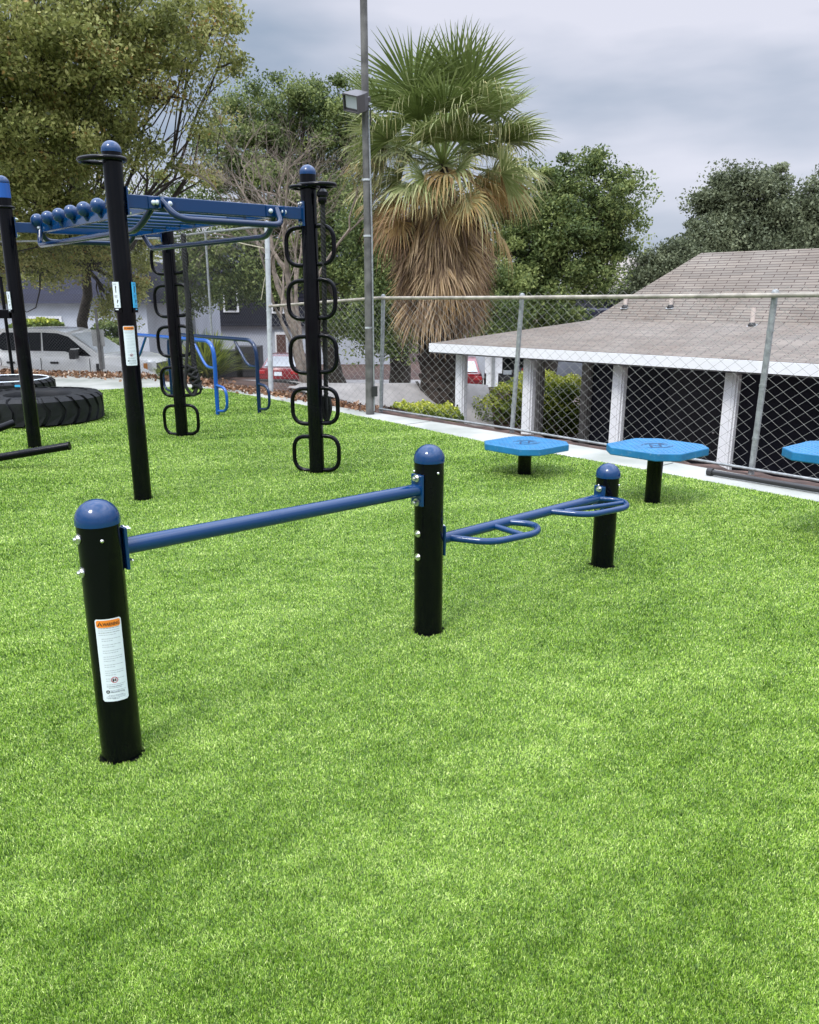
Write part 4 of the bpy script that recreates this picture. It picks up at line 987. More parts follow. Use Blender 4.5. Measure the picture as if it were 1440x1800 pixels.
def sedan(c, yaw, paint, label, name='parked_car', cat='car', H_=1.45, suv=False):
    """built with its tail towards local -Y... x = length axis, tail at x=0, nose at x=4.6"""
    c = Vector(c); M = Rz(yaw); k = H_/1.45
    rt = root(name, c, label, cat)
    def q(x, y, z): return c+M@V(x, y, z*k)
    bel = 0.95 if not suv else 0.98
    prof = ((0, .78, .35, bel-.08, .74), (.08, .86, .28, bel, .80), (.6, .91, .22, bel+.02, .84), (2.2, .92, .2, bel-.02, .86), (3.5, .91, .22, bel-.07, .84), (4.3, .86, .25, bel-.2, .78), (4.6, .72, .35, bel-.35, .66))
    mb = MB(); loft(mb, [[c+M@V(v[0], v[1], v[2]) for v in sect(x, w, z0*k, z1*k, Matrix.Identity(3), V(0, 0, 0), 0.07, tw)] for x, w, z0, z1, tw in prof])
    body = mb.build('body', paint, rt)
    gp = [(0.45, bel-.02), (1.15, 1.38), (1.6, 1.45), (2.5, 1.44), (3.35, bel-.04)] if not suv else [(0.06, bel-.02), (0.30, 1.40), (0.6, 1.45), (2.6, 1.44), (3.4, bel-.04)]
    vs = []
    for x, z in gp: w = .80-(z-bel)*0.35; vs += [q(x, -w, z), q(x, w, z)]
    n_ = len(gp); mb = MB().add(vs, [(2*i, 2*i+1, 2*i+3, 2*i+2) for i in range(n_-1)]+[tuple(2*i for i in range(n_)), tuple(2*i+1 for i in range(n_))[::-1]])
    cabn = mb.build('cabin', paint, rt)
    nrm = V(-(gp[1][1]-gp[0][1]), 0, (gp[1][0]-gp[0][0])).normalized()
    def gl(x, y, z): return q(x, y, z)+M@(nrm*0.012)
    (xa, za), (xb, zb) = gp[0], gp[1]
    MB().add([gl(xa+.04, -.70, za+.05), gl(xa+.04, .70, za+.05), gl(xb-.04, .56, zb-.03), gl(xb-.04, -.56, zb-.03)], [(0, 1, 2, 3)]).build('rear_window', glass_sky if not suv else glass_dark, cabn, smooth=False)
    for s in (-1, 1):
        w1 = lambda z: s*(.80-(z-bel)*0.35+0.012)
        pts = [(gp[0][0]+.45, bel+.05), (3.0, bel+.03), (2.45, 1.36), (gp[1][0]+.2, 1.36)]
        MB().add([q(x, w1(z), z) for x, z in pts], [(0, 1, 2, 3) if s < 0 else (3, 2, 1, 0)]).build('side_window', glass_dark, cabn, smooth=False)
        MB().box(q(0.03, s*.70, bel-.16), (0.12, 0.32, 0.15*k), M).build('tail_light', lamp_red, body, smooth=False, bevel=0.02)
        for x in (0.85, 3.65): wheel(rt, q(x, s*.80, 0.32/k), M, 0.32, 0.2)
    MB().box(q(-0.01, 0, bel-.22), (0.012, 0.32, 0.16), M).build('number_plate', lab_white, body, smooth=False)
    MB().box(q(0.0, 0, 0.40), (0.14, 1.66, 0.22*k), M).build('bumper', trim if paint is not car_red else trim, body, smooth=False, bevel=0.04)
    if suv:
        for s in (-1, 1): MB().tube([q(.6, s*.55, 1.5), q(2.5, s*.55, 1.5)], 0.02, 8).build('roof_rack', chrome, cabn)
    return rt
p_ = aty(489, 660, 33)
sedan((p_.x, 33, gz(p_.x, 33)+0.03), rad(86), car_red, 'dark red car parked tail-on behind the bare tree trunks')
p_ = aty(808, 660, 30.5)
sedan((p_.x, 30.5, gz(p_.x, 30.5)+0.03), rad(86), car_red, 'red car parked to the right of the palm trunk, under the pavilion eave')
p_ = aty(892, 660, 31)
sedan((p_.x, 31, gz(p_.x, 31)+0.03), rad(84), car_black, 'black sport utility car with a roof rack behind the hedge', H_=1.85, suv=True)
# dark bins at the foot of block wall
for px_, w_, h_, lab in ((405, 1.5, 1.3, 'dark square utility box at the foot of the white wall, left one'), (440, 1.2, 1.5, 'dark narrow utility box at the foot of the white wall, right one')):
    P_ = aty(px_, 650, 40); P_.z = gz(P_.x, 40)
    rt = root('utility_box', P_, lab, 'utility box')
    MB().box(P_+V(0, 0, h_/2), (w_, 1.0, h_)).build('casing', mat('utility_grey', (0.05, 0.05, 0.055), 0.6), rt, smooth=False, bevel=0.03)
    mb = MB()
    for k in range(6): mb.box(P_+V(0, -0.51, h_*(0.2+0.11*k)), (w_*0.8, 0.02, 0.03))
    mb.build('louvres', trim, rt, smooth=False)

# ------------------------------------------------------------------ vegetation
def quads(c, size, rng, up=0.25, asp=0.55):
    """c (n,3) centres -> n diamond leaves"""
    n = len(c)
    a = rng.normal(size=(n, 3)); a /= np.linalg.norm(a, axis=1)[:, None]
    b = rng.normal(size=(n, 3)); b -= a*(a*b).sum(1)[:, None]; b /= np.linalg.norm(b, axis=1)[:, None]
    s = (size*(0.6+0.8*rng.random(n)))[:, None]
    return np.stack([c-a*s*0.5, c+b*s*asp*0.5-a*s*0.05, c+a*s*0.5, c-b*s*asp*0.5-a*s*0.05], 1).reshape(-1, 3)
def branchy(p0, p1, rng, n=6, amp=0.12):
    p0, p1 = Vector(p0), Vector(p1); L_ = (p1-p0).length; out = []
    o = Vector(rng.normal(0, 1, 3))*amp*L_*0.5
    for i in range(n+1):
        t = i/n; j = Vector(rng.normal(0, 1, 3))*amp*L_*0.10 if 0 < i < n else Vector((0, 0, 0))
        out.append(p0.lerp(p1, t)+o*math.sin(math.pi*t)*0.6+j+V(0, 0, -0.0))
    return out
def make_tree(name, base, trunk_top, lobes, ncl, nleaf, lsize, label, seed, fol, bk=None, trunk_r=0.22, csize=0.45, group=None, twigs=True, cat='tree', shell=0.55, tshift=0.0, limb_r=0.35, twig_r=0.014):
    rng = np.random.default_rng(seed); base = Vector(base); trunk_top = Vector(trunk_top)
    rt = root(name, base, label, cat, group)
    mb = MB(); tp = branchy(base-V(0, 0, 0.1), trunk_top, rng, 6, 0.08)
    mb.tube(tp, [trunk_r*(1.25-0.5*i/6) for i in range(7)], 12)
    tot = sum(l[1][0]*l[1][1]*l[1][2] for l in lobes)**1.0
    wts = np.array([(l[1][0]*l[1][1]*l[1][2])**0.72*(l[2] if len(l) > 2 else 1.0) for l in lobes]); wts = wts/wts.sum()
    C, Tn = [], []
    for (lc, lr_, *rest), w in zip(lobes, wts):
        n = max(3, int(ncl*w)); lc = np.array(lc, float); lr_ = np.array(lr_, float)
        d = rng.normal(size=(n, 3)); d /= np.linalg.norm(d, axis=1)[:, None]
        rr_ = (shell+(1-shell)*rng.random(n)**0.6)*np.where(rng.random(n) < 0.22, rng.random(n), 1)
        cc = lc+d*rr_[:, None]*lr_
        sd_ = seed+lc[0]
        rr_ = rr_*(1+0.20*np.sin(4.3*d[:, 0]+sd_)*np.cos(5.1*d[:, 2]+sd_)+0.12*np.sin(9*d[:, 0]+7*d[:, 1]+sd_)+np.where(rng.random(n) < 0.07, 0.22, 0)) if shell > 0 else rr_
        cc = lc+d*rr_[:, None]*lr_
        tone_c = rng.normal(0, 0.16, n)
        lp_ = branchy(trunk_top, Vector(lc), rng, 6, 0.2)
        mb.tube(lp_, [trunk_r*limb_r*1.6*(1-0.75*i/6) for i in range(7)], 7, caps=False)
        if twigs:
            for q in cc[rng.choice(n, min(n, max(6, int(n*0.5))), replace=False)]:
                st_ = lp_[int(rng.integers(2, 7))]
                mb.tube(branchy(st_, Vector(q), rng, 4, 0.25), [twig_r*2.0, twig_r*1.5, twig_r*1.1, twig_r*0.8, twig_r*0.4], 4, caps=False)
        m = max(4, int(nleaf*w/n))
        off = rng.normal(size=(n, m, 3)); off = off/np.linalg.norm(off, axis=2)[..., None]*(rng.random((n, m, 1))**0.55)*csize*(0.45+0.95*rng.random((n, 1, 1)))
        off[..., 2] *= 0.65
        C.append((cc[:, None]+off).reshape(-1, 3))
        Tn.append((0.5+tone_c[:, None]+rng.normal(0, 0.16, (n, m))+tshift).ravel())
    mb.build('trunk', bk or bark, rt)
    C = np.concatenate(C); T_ = np.clip(np.concatenate(Tn), 0, 1)
    npmesh('crown', quads(C, lsize, rng), 4, fol, rt, tone=T_)
    return rt
oak = foliage('oak_leaf', [(0.0, (0.035, 0.045, 0.014)), (0.35, (0.14, 0.165, 0.042)), (0.7, (0.33, 0.35, 0.105)), (0.97, (0.60, 0.58, 0.24)), (1.0, (0.40, 0.27, 0.09))], trans=0.35)
dark_oak = foliage('dark_leaf', [(0.0, (0.02, 0.038, 0.012)), (0.5, (0.105, 0.15, 0.045)), (1.0, (0.32, 0.37, 0.12))], trans=0.35)
grey_oak = foliage('grey_green_leaf', [(0.0, (0.05, 0.065, 0.035)), (0.5, (0.13, 0.155, 0.085)), (1.0, (0.27, 0.30, 0.17))], trans=0.3)
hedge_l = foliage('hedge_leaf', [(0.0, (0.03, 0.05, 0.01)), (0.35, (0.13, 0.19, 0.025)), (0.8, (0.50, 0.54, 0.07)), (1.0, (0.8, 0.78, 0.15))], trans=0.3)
def lobe(px_, py_, Y, rx, rz, ry=None, w=1.0):
    """lobe centre seen at a pixel, at depth Y; radii in pixels turned to metres"""
    c = aty(px_, py_, Y); k = Y/CF*1.02
    return ((c.x, c.y, c.z), (rx*k, (ry if ry else min(rx, rz)*k), rz*k), w)

# large leafy live oak, upper left
Yo = 20
b0 = aty(122, 640, 27); b0.z = gz(b0.x, 27)
ol = [lobe(60, 60, 17, 190, 130, 2.2), lobe(-40, 200, 17, 150, 160, 2.2), lobe(120, 190, 18, 150, 110, 1.8), lobe(60, 330, 19, 150, 90, 1.6),
      lobe(215, 60, 18, 130, 90, 1.6), lobe(325, 60, 19, 80, 70, 1.4, 0.6), lobe(385, 28, 19, 38, 34, 1.0, 0.6), lobe(300, 170, 19, 75, 55, 1.2, 0.3), lobe(385, 118, 19.5, 45, 14, 0.6, 0.55), lobe(355, 215, 20, 45, 30, 0.8, 0.25),
      lobe(255, 265, 20, 80, 42, 1.2, 0.35), lobe(330, 305, 20, 45, 20, 0.8, 0.55), lobe(40, 420, 22, 95, 70, 1.4), lobe(150, 420, 23, 90, 55, 1.4, 0.9), lobe(100, 475, 24, 90, 25, 1.0, 0.8), lobe(225, 400, 24, 60, 70, 1.2, 0.9), lobe(230, 490, 25, 45, 45, 1.0, 0.9), lobe(215, 545, 25, 30, 30, 0.6, 0.7), lobe(-60, 420, 20, 100, 90, 1.8)]
make_tree('live_oak', b0, aty(150, 470, 25), ol, 900, 190000, 0.085, 'huge live oak whose leafy crown fills the upper left above the white pickup', 21, oak, trunk_r=0.18, csize=0.50, shell=0.35, twig_r=0.014, limb_r=0.26, tshift=0.13)
# dark evergreen in the middle
b1 = aty(600, 690, 34); b1.z = gz(b1.x, 34)
dl = [lobe(470, 210, 35, 75, 65), lobe(405, 260, 34, 50, 80, w=0.8), lobe(530, 180, 36, 60, 40, w=0.6), lobe(600, 190, 36, 50, 55, w=0.8), lobe(440, 350, 34, 80, 70), lobe(540, 290, 36, 80, 90), lobe(620, 280, 36, 45, 70, w=0.7), lobe(420, 470, 33, 75, 70), lobe(330, 460, 33, 60, 80, w=0.8), lobe(510, 440, 33, 70, 100, w=0.8), lobe(600, 430, 33, 55, 110, w=1.0), lobe(655, 440, 33, 45, 110, w=0.9), lobe(610, 560, 32, 40, 40, w=0.8), lobe(300, 380, 34, 40, 60, w=.6)]
make_tree('evergreen_oak', b1, aty(560, 470, 34), dl, 520, 120000, 0.125, 'tall dark evergreen oak rising between the rig and the light pole', 22, dark_oak, trunk_r=0.3, csize=0.72, tshift=0.05, twig_r=0.02)
# bare multi-stem tree
rng = np.random.default_rng(5)
bt = root('bare_tree', (aty(530, 700, 15.6).x, 15.6, gz(-1.9, 15.6)), 'leafless pale multi-stemmed tree with a haze of thin twigs behind the rope post', 'tree')
mb = MB(); Yt = 16.0
def grow(mb, p, d, L_, r_, depth):
    n = 4; pts = [p]; q = p
    dd = Vector(d).normalized()
    for i in range(n):
        dd = (dd+Vector(rng.normal(0, 0.13, 3))+V(0, 0, 0.03)).normalized(); q = q+dd*L_/n; pts.append(q)
    mb.tube(pts, [r_*(1-0.45*i/n) for i in range(n+1)], 6 if depth < 2 else 4, caps=False)
    if depth >= 5: return
    for k in range(3 if depth < 4 else 3):
        nd = (dd+Vector(rng.normal(0, 0.42, 3))*V(1, 1, 0.8)+V(0, 0, 0.1 if depth < 3 else -0.12)).normalized()
        grow(mb, pts[int(rng.integers(2, n+1))], nd, L_*rng.uniform(0.55, 0.8), r_*0.52, depth+1)
for (xa, ya, xb, yb_, r_) in ((548, 715, 480, 470, 0.055), (540, 712, 505, 480, 0.06), (535, 710, 520, 520, 0.05), (545, 718, 552, 500, 0.05), (538, 712, 493, 560, 0.04)):
    a = aty(xa, ya, 15.6+rng.uniform(-.2, .2)); a.z = gz(a.x, a.y)-0.05; b = aty(xb, yb_, Yt+rng.uniform(-.6, .6))
    mb.tube(branchy(a, b, rng, 6, 0.10), [r_*(1.3-0.5*i/6) for i in range(7)], 8, caps=False)
    for k in range(2): grow(mb, b, (b-a)+Vector(rng.normal(0, 0.5, 3)), 1.25, r_*0.75, 0)
mb.build('stems', bark_pale, bt)
# oak right of the palm
b2 = aty(960, 700, 30); b2.z = -2.2
rl = [lobe(1030, 370, 30, 85, 75), lobe(950, 360, 31, 70, 60, w=0.8), lobe(1080, 420, 30, 42, 60, w=0.8), lobe(1000, 300, 30, 50, 25, w=0.6), lobe(1010, 470, 30, 80, 55), lobe(920, 460, 30, 60, 80), lobe(870, 520, 29, 60, 60), lobe(960, 540, 29, 80, 40), lobe(880, 400, 31, 50, 60, w=0.6)]
make_tree('evergreen_oak', b2, aty(970, 480, 30), rl, 430, 100000, 0.12, 'dense round green oak standing just right of the palm', 23, dark_oak, trunk_r=0.3, csize=0.62, tshift=0.06)
# shady growth between the pole and the palm
b3 = aty(700, 700, 26); b3.z = -1.9
ml = [lobe(690, 500, 26, 40, 90), lobe(665, 585, 26, 40, 40, w=0.8), lobe(640, 400, 27, 35, 60, w=0.5), lobe(705, 570, 25, 25, 60, w=0.9), lobe(860, 560, 27, 60, 35, w=0.8), lobe(685, 420, 27, 28, 35, w=0.3)]
make_tree('evergreen_oak', b3, aty(690, 480, 26), ml, 260, 40000, 0.11, 'shady evergreen tree with a dark trunk left of the palm trunk', 24, dark_oak, trunk_r=0.32, csize=0.7)
# trees right, behind the roofs
b4 = aty(1140, 560, 34); b4.z = -2
make_tree('small_oak', b4, aty(1140, 520, 34), [lobe(1140, 490, 34, 35, 26), lobe(1170, 470, 34, 40, 28), lobe(1205, 450, 34, 30, 22), lobe(1115, 520, 34, 30, 14), lobe(1140, 450, 34, 16, 14, w=0.4)], 170, 26000, 0.12, 'small dark tree between the far beige house and the pavilion roof', 25, grey_oak, trunk_r=0.15, csize=0.6)
b5 = aty(1330, 540, 36); b5.z = -2
bl = [lobe(1260, 390, 36, 45, 50), lobe(1245, 335, 36, 22, 30, w=0.5), lobe(1320, 370, 36, 60, 55), lobe(1390, 390, 36, 60, 50), lobe(1365, 320, 36, 20, 22, w=0.6), lobe(1290, 320, 36, 30, 22, w=0.6), lobe(1440, 380, 36, 50, 45), lobe(1450, 330, 36, 20, 25, w=0.6), lobe(1340, 430, 35, 120, 35), lobe(1240, 430, 35, 35, 35)]
make_tree('spreading_oak', b5, aty(1340, 440, 36), bl, 330, 75000, 0.135, 'grey-green oak spreading behind the pavilion ridge at the right', 26, grey_oak, trunk_r=0.3, csize=0.8)

# shrubs and hedges
def shrub(name, lobes, n, lsize, label, seed, fol, cat='shrub', base=None, cs=0.16, group=None, shell=0.75, tshift=0.0):
    rng = np.random.default_rng(seed); c0 = lobes[0][0]
    base = base or (c0[0], c0[1], gz(c0[0], c0[1]))
    rt = root(name, base, label, cat, group); C = []; T_ = []; mb = MB()
    w = np.array([l[1][0]*l[1][2] for l in lobes]); w = w/w.sum()
    for (lc, lr_, *_), ww in zip(lobes, w):
        m = int(n*ww); d = rng.normal(size=(m, 3)); d /= np.linalg.norm(d, axis=1)[:, None]
        rr_ = shell+(1-shell)*rng.random(m)+rng.normal(0, 0.04, m)
        bump_ = 1+0.10*np.sin(d[:, 0]*9+seed)*np.cos(d[:, 2]*7)
        C.append(np.array(lc)+d*(rr_*bump_)[:, None]*np.array(lr_)); T_.append(0.22+rng.normal(0, 0.14, m)+tshift+0.75*np.clip(d[:, 2]-0.25, 0, 0.7)*(0.5+rng.random(m)))  # tone rises towards the top: yellow new growth plus painted-in sunlight
        for k in range(5):
            e_ = Vector(lc)+Vector(rng.normal(0, 0.35, 3))*Vector(lr_)
            mb.tube(branchy(V(lc[0], lc[1], gz(lc[0], lc[1])-0.05), e_, rng, 4, 0.15), 0.015, 5, caps=False)
    mb.build('stems', bark, rt)
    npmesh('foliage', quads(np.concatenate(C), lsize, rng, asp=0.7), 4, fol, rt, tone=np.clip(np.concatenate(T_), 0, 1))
    return rt
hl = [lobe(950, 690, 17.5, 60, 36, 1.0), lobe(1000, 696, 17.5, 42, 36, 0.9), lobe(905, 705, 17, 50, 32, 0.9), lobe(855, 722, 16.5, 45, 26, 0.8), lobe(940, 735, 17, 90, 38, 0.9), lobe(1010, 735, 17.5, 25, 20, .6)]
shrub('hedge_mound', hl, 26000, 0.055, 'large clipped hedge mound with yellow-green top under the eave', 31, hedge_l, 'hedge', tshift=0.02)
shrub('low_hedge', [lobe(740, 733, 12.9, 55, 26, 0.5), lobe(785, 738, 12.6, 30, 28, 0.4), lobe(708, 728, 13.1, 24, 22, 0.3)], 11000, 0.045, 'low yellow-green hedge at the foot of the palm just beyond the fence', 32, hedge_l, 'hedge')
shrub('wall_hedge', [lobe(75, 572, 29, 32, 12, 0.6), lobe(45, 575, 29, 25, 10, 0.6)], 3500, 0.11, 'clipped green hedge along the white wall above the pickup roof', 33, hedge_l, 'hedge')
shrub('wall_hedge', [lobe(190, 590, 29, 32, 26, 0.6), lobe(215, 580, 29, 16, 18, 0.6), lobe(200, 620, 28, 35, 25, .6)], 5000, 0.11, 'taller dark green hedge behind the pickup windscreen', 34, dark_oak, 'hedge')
def spiky(px_, py_, Y, h, n, label, seed):
    rng = np.random.default_rng(seed); b = aty(px_, py_, Y); b.z = gz(b.x, Y)
    rt = root('spiky_shrub', b, label, 'shrub'); az = rng.random(n)*6.283; el = rng.uniform(0.3, 1.5, n); l = h*rng.uniform(0.6, 1.1, n)
    D = np.stack([np.cos(az)*np.cos(el), np.sin(az)*np.cos(el), np.sin(el)], 1)*l[:, None]; S_ = np.stack([-np.sin(az), np.cos(az), np.zeros(n)], 1)*0.014
    B = np.array(b)[None]+rng.normal(0, 0.08, (n, 3))*np.array([1, 1, 0]); M_ = B+D*0.6; T = B+D-np.array([0, 0, 1])*(0.12*l)[:, None]
    q = np.concatenate([np.stack([B-S_, B+S_, M_+S_, M_-S_], 1), np.stack([M_-S_, M_+S_, T+S_*.2, T-S_*.2], 1)], 1).reshape(-1, 3)
    npmesh('leaf_blades', q, 4, hedge_l, rt, tone=np.repeat(np.clip(rng.normal(0.45, 0.2, n), 0, 1), 2))
spiky(363, 662, 16.6, 1.05, 900, 'spiky grassy shrub behind the fence beside the bright blue dip bar', 41)
spiky(300, 655, 18.5, 0.62, 380, 'spiky grassy shrub in front of the pickup bonnet', 42)

# ------------------------------------------------------------------ fan palm
prng = np.random.default_rng(77)
PB = V(0.60, 16.0, -0.5)
palm = root('fan_palm', PB, 'tall fan palm with green crown, golden lower fronds and thick dead brown skirt', 'palm tree')
PC = aty(778, 285, 16.0)  # heart of the crown
tr = []; nseg = 26
for i in range(nseg+1):
    t_ = i/nseg; tr.append(PB.lerp(PC, t_)+V(0.04*math.sin(3*t_), 0, -0.1*(1-t_)))
MB().tube(tr, [0.36*(1.25-0.35*min(1, i/6)+0.03*(i % 2))*(1 if i < nseg-4 else 0.85-0.17*(i-nseg+4)) for i in range(nseg+1)], 20).build('trunk', palm_bark, palm)
# old leaf bases
mb = MB()
for i in range(230):
    a = i*2.39996; z = 0.05+i/230*3.2; p_ = PB.lerp(PC, z/(PC.z-PB.z)); d = V(math.cos(a), math.sin(a), 0); s = V(-d.y, d.x, 0)
    w = 0.07*prng.uniform(0.8, 1.3); r0 = 0.34; l = prng.uniform(0.12, 0.26)
    q0 = p_+d*r0; q1 = p_+d*(r0+0.10*prng.uniform(0.6, 1.5))+V(0, 0, l)
    mb.add([q0-s*w, q0+s*w, q1+s*w*0.5, q1-s*w*0.5, q0-s*w-V(0, 0, 0.05), q0+s*w-V(0, 0, 0.05), q1+s*w*0.5-d*0.05, q1-s*w*0.5-d*0.05], [(0, 3, 2, 1), (4, 5, 6, 7), (0, 1, 5, 4), (1, 2, 6, 5), (2, 3, 7, 6), (3, 0, 4, 7)])
mb.build('leaf_base', palm_bark, palm, smooth=False)
def fan_leaf(out, tones, c, az, el, pet, R_, nseg_, spread, droop, tone0, rng, roll=0.0, tip_tan=0.5, cup=0.25, threads=0):
    d = V(math.cos(az)*math.cos(el), math.sin(az)*math.cos(el), math.sin(el))
    side = V(-math.sin(az), math.cos(az), 0)
    nrm = side.cross(d).normalized()*-1
    side = (side*math.cos(roll)+nrm*math.sin(roll)).normalized(); nrm = d.cross(side).normalized()
    sag = V(0, 0, -0.10*pet*max(0.2, math.cos(el)))
    hub = c+d*pet+sag
    pw = side*0.018
    m_ = c+d*pet*0.5+sag*0.2
    out += [c-pw*1.6, c+pw*1.6, m_+pw, m_-pw, m_-pw, m_+pw, hub+pw*.8, hub-pw*.8]; tones += [tone0*0.8+0.1]*2
    da = spread/nseg_
    for k in range(nseg_):
        a = -spread/2+(k+0.5)*da+rng.normal(0, 0.02)
        L_ = R_*(0.72+0.28*math.cos(a*0.75))*rng.uniform(0.9, 1.08)
        dir_ = (d*math.cos(a)+side*math.sin(a)+nrm*cup*(abs(a)/1.6)**2).normalized()
        perp = (side*math.cos(a)-d*math.sin(a)).normalized()
        fr = [0.0, 0.30, 0.55, 0.8, 1.0]; prev = None
        dj = droop*rng.uniform(0.6, 1.5)
        for q, f in enumerate(fr):
            w = L_*math.tan(da/2)*[0.13, 0.30, 0.40, 0.18, 0.02][q]*1.1
            P_ = hub+dir_*(L_*f)+V(0, 0, -dj*L_*max(0, f-0.35)**2*2.0)
            if f == 1.0 and dj > 0.5: P_ = P_-dir_*L_*0.10*min(dj, 1.5)
            fold = nrm*w*(0.5 if k % 2 else -0.5)
            cur = (P_-perp*w+fold, P_+perp*w-fold)
            if prev:
                out += [prev[0], prev[1], cur[1], cur[0]]
                tones.append(min(1, max(0, tone0+rng.normal(0, 0.05)+(tip_tan*max(0, f-0.62)))))
            prev = cur
        if threads and rng.random() < threads:
            t0 = hub+dir_*(L_*0.62); l = rng.uniform(0.25, 0.5)*R_; o_ = dir_*0.08*R_
            t1 = t0+o_+V(0, 0, -l*0.5); t2 = t0+o_*1.1+V(rng.normal(0, .03), 0, -l); ww = perp*0.0045
            out += [t0-ww, t0+ww, t1+ww, t1-ww, t1-ww, t1+ww, t2+ww*.4, t2-ww*.4]; tones += [0.62+rng.normal(0, .05)]*2
palm_f = foliage('palm_frond', [(0.0, (0.05, 0.075, 0.018)), (0.28, (0.17, 0.22, 0.06)), (0.48, (0.40, 0.43, 0.20)), (0.62, (0.48, 0.47, 0.23)), (0.78, (0.50, 0.35, 0.14)), (1.0, (0.27, 0.16, 0.085))], trans=0.25, rough=0.45)
def fans(name, specs, parent, m):
    out, tones = [], []
    for s in specs: fan_leaf(out, tones, **s)
    npmesh(name, np.array([tuple(v) for v in out]), 4, m, parent, tone=tones)
def spec(az, el, pet, R_, tone, droop, n=34, spread=3.9, roll=0.0, tip=0.5, thr=0.0, dz=0.0, cup=0.25, c=None):
    return dict(c=(c or PC)+V(0, 0, dz), az=az, el=el, pet=pet, R_=R_, nseg_=n, spread=spread, droop=droop, tone0=tone, rng=prng, roll=roll, tip_tan=tip, cup=cup, threads=thr)
sp = []
top = [(88, 70, 0.0), (60, 62, 0.5), (120, 64, -0.5), (35, 48, 0.3), (148, 50, -0.3), (-80, 66, 0.2), (-50, 52, -0.4), (-125, 50, 0.4), (95, 84, 0.1), (0, 38, 0.0), (178, 38, 0.1), (-95, 34, 0.0)]
for a_, e_, ro in top:   # upright young fans
    sp.append(spec(rad(a_+prng.uniform(-8, 8)), rad(e_+prng.uniform(-4, 4)), prng.uniform(1.15, 1.4), prng.uniform(1.05, 1.25), prng.uniform(0.12, 0.26), 0.10, n=42, spread=3.4, roll=ro, tip=0.3, dz=0.05))
for i in range(18):   # spreading fans
    sp.append(spec(i*2.4+1.1, rad(prng.uniform(8, 42)), prng.uniform(1.0, 1.35), prng.uniform(0.9, 1.1), prng.uniform(0.16, 0.34), prng.uniform(0.15, 0.45), n=38, spread=3.5, roll=prng.normal(0, 0.4), tip=0.55, thr=0.5))
for i in range(12):   # short fans in the heart, facing outwards
    sp.append(spec(i*2.4+0.2, rad(prng.uniform(18, 62)), prng.uniform(0.5, 0.85), prng.uniform(0.8, 1.0), prng.uniform(0.14, 0.34), prng.uniform(0.1, 0.5), n=38, spread=3.7, roll=prng.normal(0, 0.4), tip=0.5, thr=0.5, dz=-0.1))
fans('green_crown', sp, palm, palm_f)
sp = []
for i in range(15):   # level and drooping, yellowing
    sp.append(spec(i*2.4+0.7, rad(prng.uniform(-22, 6)), prng.uniform(0.8, 1.45), prng.uniform(0.75, 0.95), prng.uniform(0.28, 0.52), prng.uniform(0.3, 0.8), n=36, spread=3.6, roll=prng.normal(0, 0.6), tip=0.8, thr=0.6, dz=-0.05))
for i in range(24):
    sp.append(spec(i*2.4+2.0, rad(prng.uniform(-36, -6)), prng.uniform(0.75, 1.4), prng.uniform(0.6, 0.8), prng.uniform(0.56, 0.95), prng.uniform(0.4, 0.9), n=34, roll=prng.normal(0, 0.6), tip=0.3, thr=0.3, dz=prng.uniform(-0.4, -0.05)))
fans('golden_fronds', sp, palm, palm_f)
sp = []
for i in range(330):
    t_ = i/330; zc = -0.15-1.45*t_; pc = PC+V(0, 0, zc)
    sp.append(spec(i*2.4, rad(prng.uniform(-64, -48)-8*t_), prng.uniform(0.6, 0.85)*(1+0.22*t_), prng.uniform(0.6, 0.9), prng.uniform(0.80, 1.0) if prng.random() < 0.6 else prng.uniform(0.42, 0.8), prng.uniform(0.2, 0.6), n=20, spread=1.8, roll=prng.normal(0, 0.6), tip=0.1, c=pc, cup=0.6))
fans('dead_skirt', sp, palm, foliage('dead_frond', [(0.0, (0.14, 0.085, 0.05)), (0.5, (0.40, 0.255, 0.11)), (0.75, (0.54, 0.40, 0.235)), (0.88, (0.34, 0.235, 0.145)), (1.0, (0.12, 0.08, 0.055))], trans=0.12, rough=0.7))

# ------------------------------------------------------------------ leaf litter
lr2 = np.random.default_rng(99); C = []
def band(pts, n, w):
    for (a, b) in zip(pts, pts[1:]):
        a, b = np.array(a), np.array(b); m = int(n*np.linalg.norm(b-a)); t_ = lr2.random((m, 1)); nn_ = np.array([-(b-a)[1], (b-a)[0]])/np.linalg.norm(b-a)
        q = a+(b-a)*t_+nn_*(lr2.normal(0, w, (m, 1))); C.append(q)
band([(-13, 17.6), (-8.3, 17.3), (-4.85, 16.35)], 420, 0.28)
band([(-4.85, 16.2), (-3.66, 14.95), (-2.4, 13.7)], 260, 0.16)
band([(-2.4, 13.75), (-0.44, 11.5)], 200, 0.12)
q = np.concatenate(C); hz = np.maximum(tz(q[:, 0], q[:, 1]), 0)*0+np.where(inpoly(q[:, 0], q[:, 1], conc_poly), 0.0, tz(q[:, 0], q[:, 1]))
c3 = np.stack([q[:, 0], q[:, 1], hz+0.012+lr2.random(len(q))*0.07*np.exp(-((q[:, 1] < 15)*1.0)*1.5)], 1)
leafl = foliage('dry_leaf', [(0.0, (0.07, 0.035, 0.02)), (0.45, (0.22, 0.11, 0.055)), (0.8, (0.42, 0.27, 0.17)), (1.0, (0.60, 0.50, 0.40))], trans=0.1, rough=0.8)
tag(npmesh('leaf_litter', quads(c3, 0.075, lr2, asp=0.6), 4, leafl, tone=np.clip(lr2.normal(0.5, 0.25, len(c3)), 0, 1)), 'dry brown leaves drifted along the foot of the fences', 'leaf litter', kind='stuff')

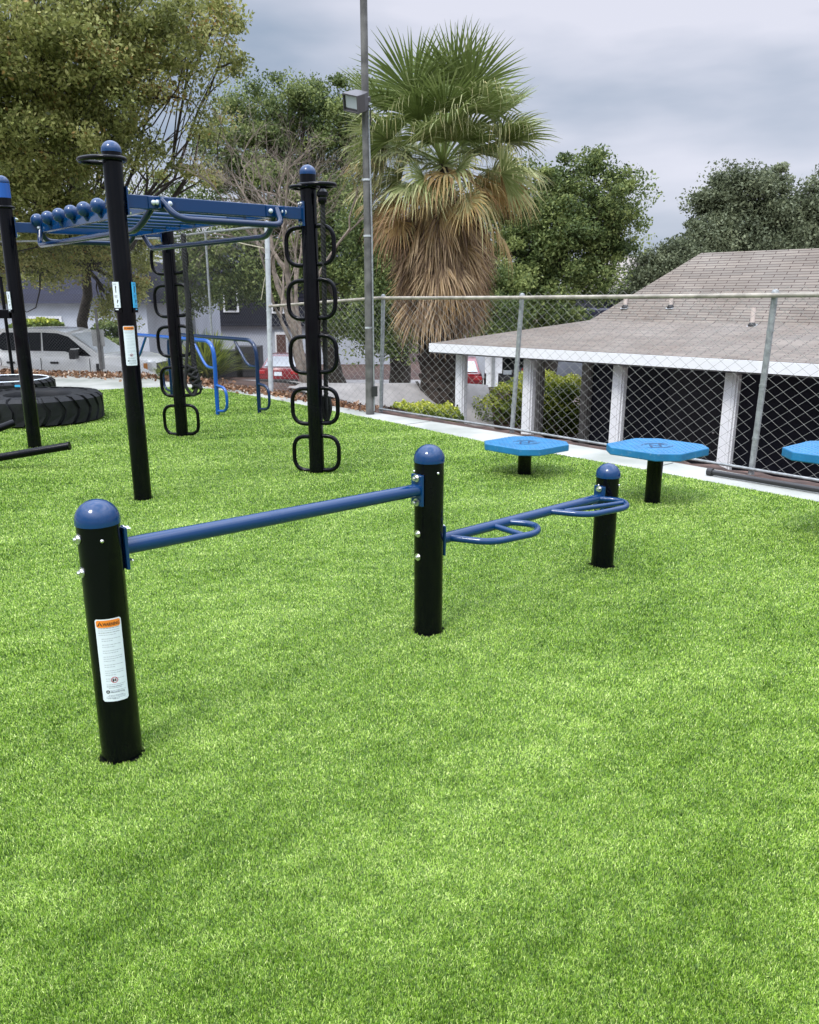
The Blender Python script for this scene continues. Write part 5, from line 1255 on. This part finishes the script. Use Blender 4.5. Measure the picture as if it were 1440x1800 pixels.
# ------------------------------------------------------------------ sky, sun, camera
w = bpy.data.worlds.new('World'); S.world = w; w.use_nodes = True
N, L = w.node_tree.nodes, w.node_tree.links; bg = N['Background']
sky = N.new('ShaderNodeTexSky'); sky.sky_type = 'NISHITA'; sky.sun_disc = False; sky.sun_elevation = rad(58); sky.sun_rotation = rad(20)
sc_ = N.new('ShaderNodeMix'); sc_.data_type = 'RGBA'; sc_.blend_type = 'MULTIPLY'; sc_.inputs[0].default_value = 1; sc_.inputs[7].default_value = (1, 1, 1, 1)
tc = N.new('ShaderNodeTexCoord'); mp = N.new('ShaderNodeMapping'); mp.inputs['Scale'].default_value = (1.0, 1.0, 3.6); mp.inputs['Location'].default_value = (0.35, 0.1, 0.2)
n1 = N.new('ShaderNodeTexNoise'); n1.inputs['Scale'].default_value = 2.6; n1.inputs['Detail'].default_value = 5; n1.inputs['Roughness'].default_value = 0.45
L.new(tc.outputs['Generated'], mp.inputs[0]); L.new(mp.outputs[0], n1.inputs['Vector'])
cr = N.new('ShaderNodeValToRGB'); cr.color_ramp.elements[0].position = 0.36; cr.color_ramp.elements[1].position = 0.64
cr.color_ramp.elements[0].color = (3.1, 3.75, 4.8, 1); cr.color_ramp.elements[1].color = (6.6, 6.7, 7.6, 1)
L.new(n1.outputs['Fac'], cr.inputs[0])
# overcast sky brightens towards the zenith
sx = N.new('ShaderNodeSeparateXYZ'); L.new(tc.outputs['Generated'], sx.inputs[0])
mr = N.new('ShaderNodeMapRange'); mr.inputs[1].default_value = 0.32; mr.inputs[2].default_value = 0.85; mr.inputs[3].default_value = 1.0; mr.inputs[4].default_value = 5.6
L.new(sx.outputs['Z'], mr.inputs[0])
mm = N.new('ShaderNodeVectorMath'); mm.operation = 'SCALE'; L.new(cr.outputs[0], mm.inputs[0]); L.new(mr.outputs[0], mm.inputs['Scale'])
mix = N.new('ShaderNodeMix'); mix.data_type = 'RGBA'; mix.inputs[0].default_value = 0.92
L.new(sky.outputs[0], mix.inputs[6]); L.new(mm.outputs[0], mix.inputs[7]); L.new(mix.outputs[2], bg.inputs['Color'])
bg.inputs['Strength'].default_value = 0.08
sl = bpy.data.lights.new('Sun', 'SUN'); sl.energy = 1.5; sl.angle = rad(14); sl.color = (1.0, 0.97, 0.92)
so = bpy.data.objects.new('Sun', sl); COL.objects.link(so)
el, az = rad(58), rad(200)   # high, slightly behind the camera
sd = V(math.cos(el)*math.sin(rad(215)), math.cos(el)*math.cos(rad(215)), math.sin(el))
so.rotation_euler = sd.to_track_quat('Z', 'Y').to_euler(); so.location = (0, 0, 20)
sky.sun_rotation = rad(215)
cam = bpy.data.cameras.new('Camera'); co = bpy.data.objects.new('Camera', cam); COL.objects.link(co); S.camera = co
co.location = (0, 0, CH); co.rotation_euler = (rad(90)-CP, 0, 0)
cam.sensor_fit = 'HORIZONTAL'; cam.sensor_width = 36; cam.lens = 36*CF/1440; cam.clip_start = 0.05; cam.clip_end = 2000
S.view_settings.view_transform = 'Standard'; S.view_settings.look = 'None'; S.view_settings.exposure = 0.6; S.view_settings.gamma = 1
S.cycles.max_bounces = 6; S.cycles.transparent_max_bounces = 8
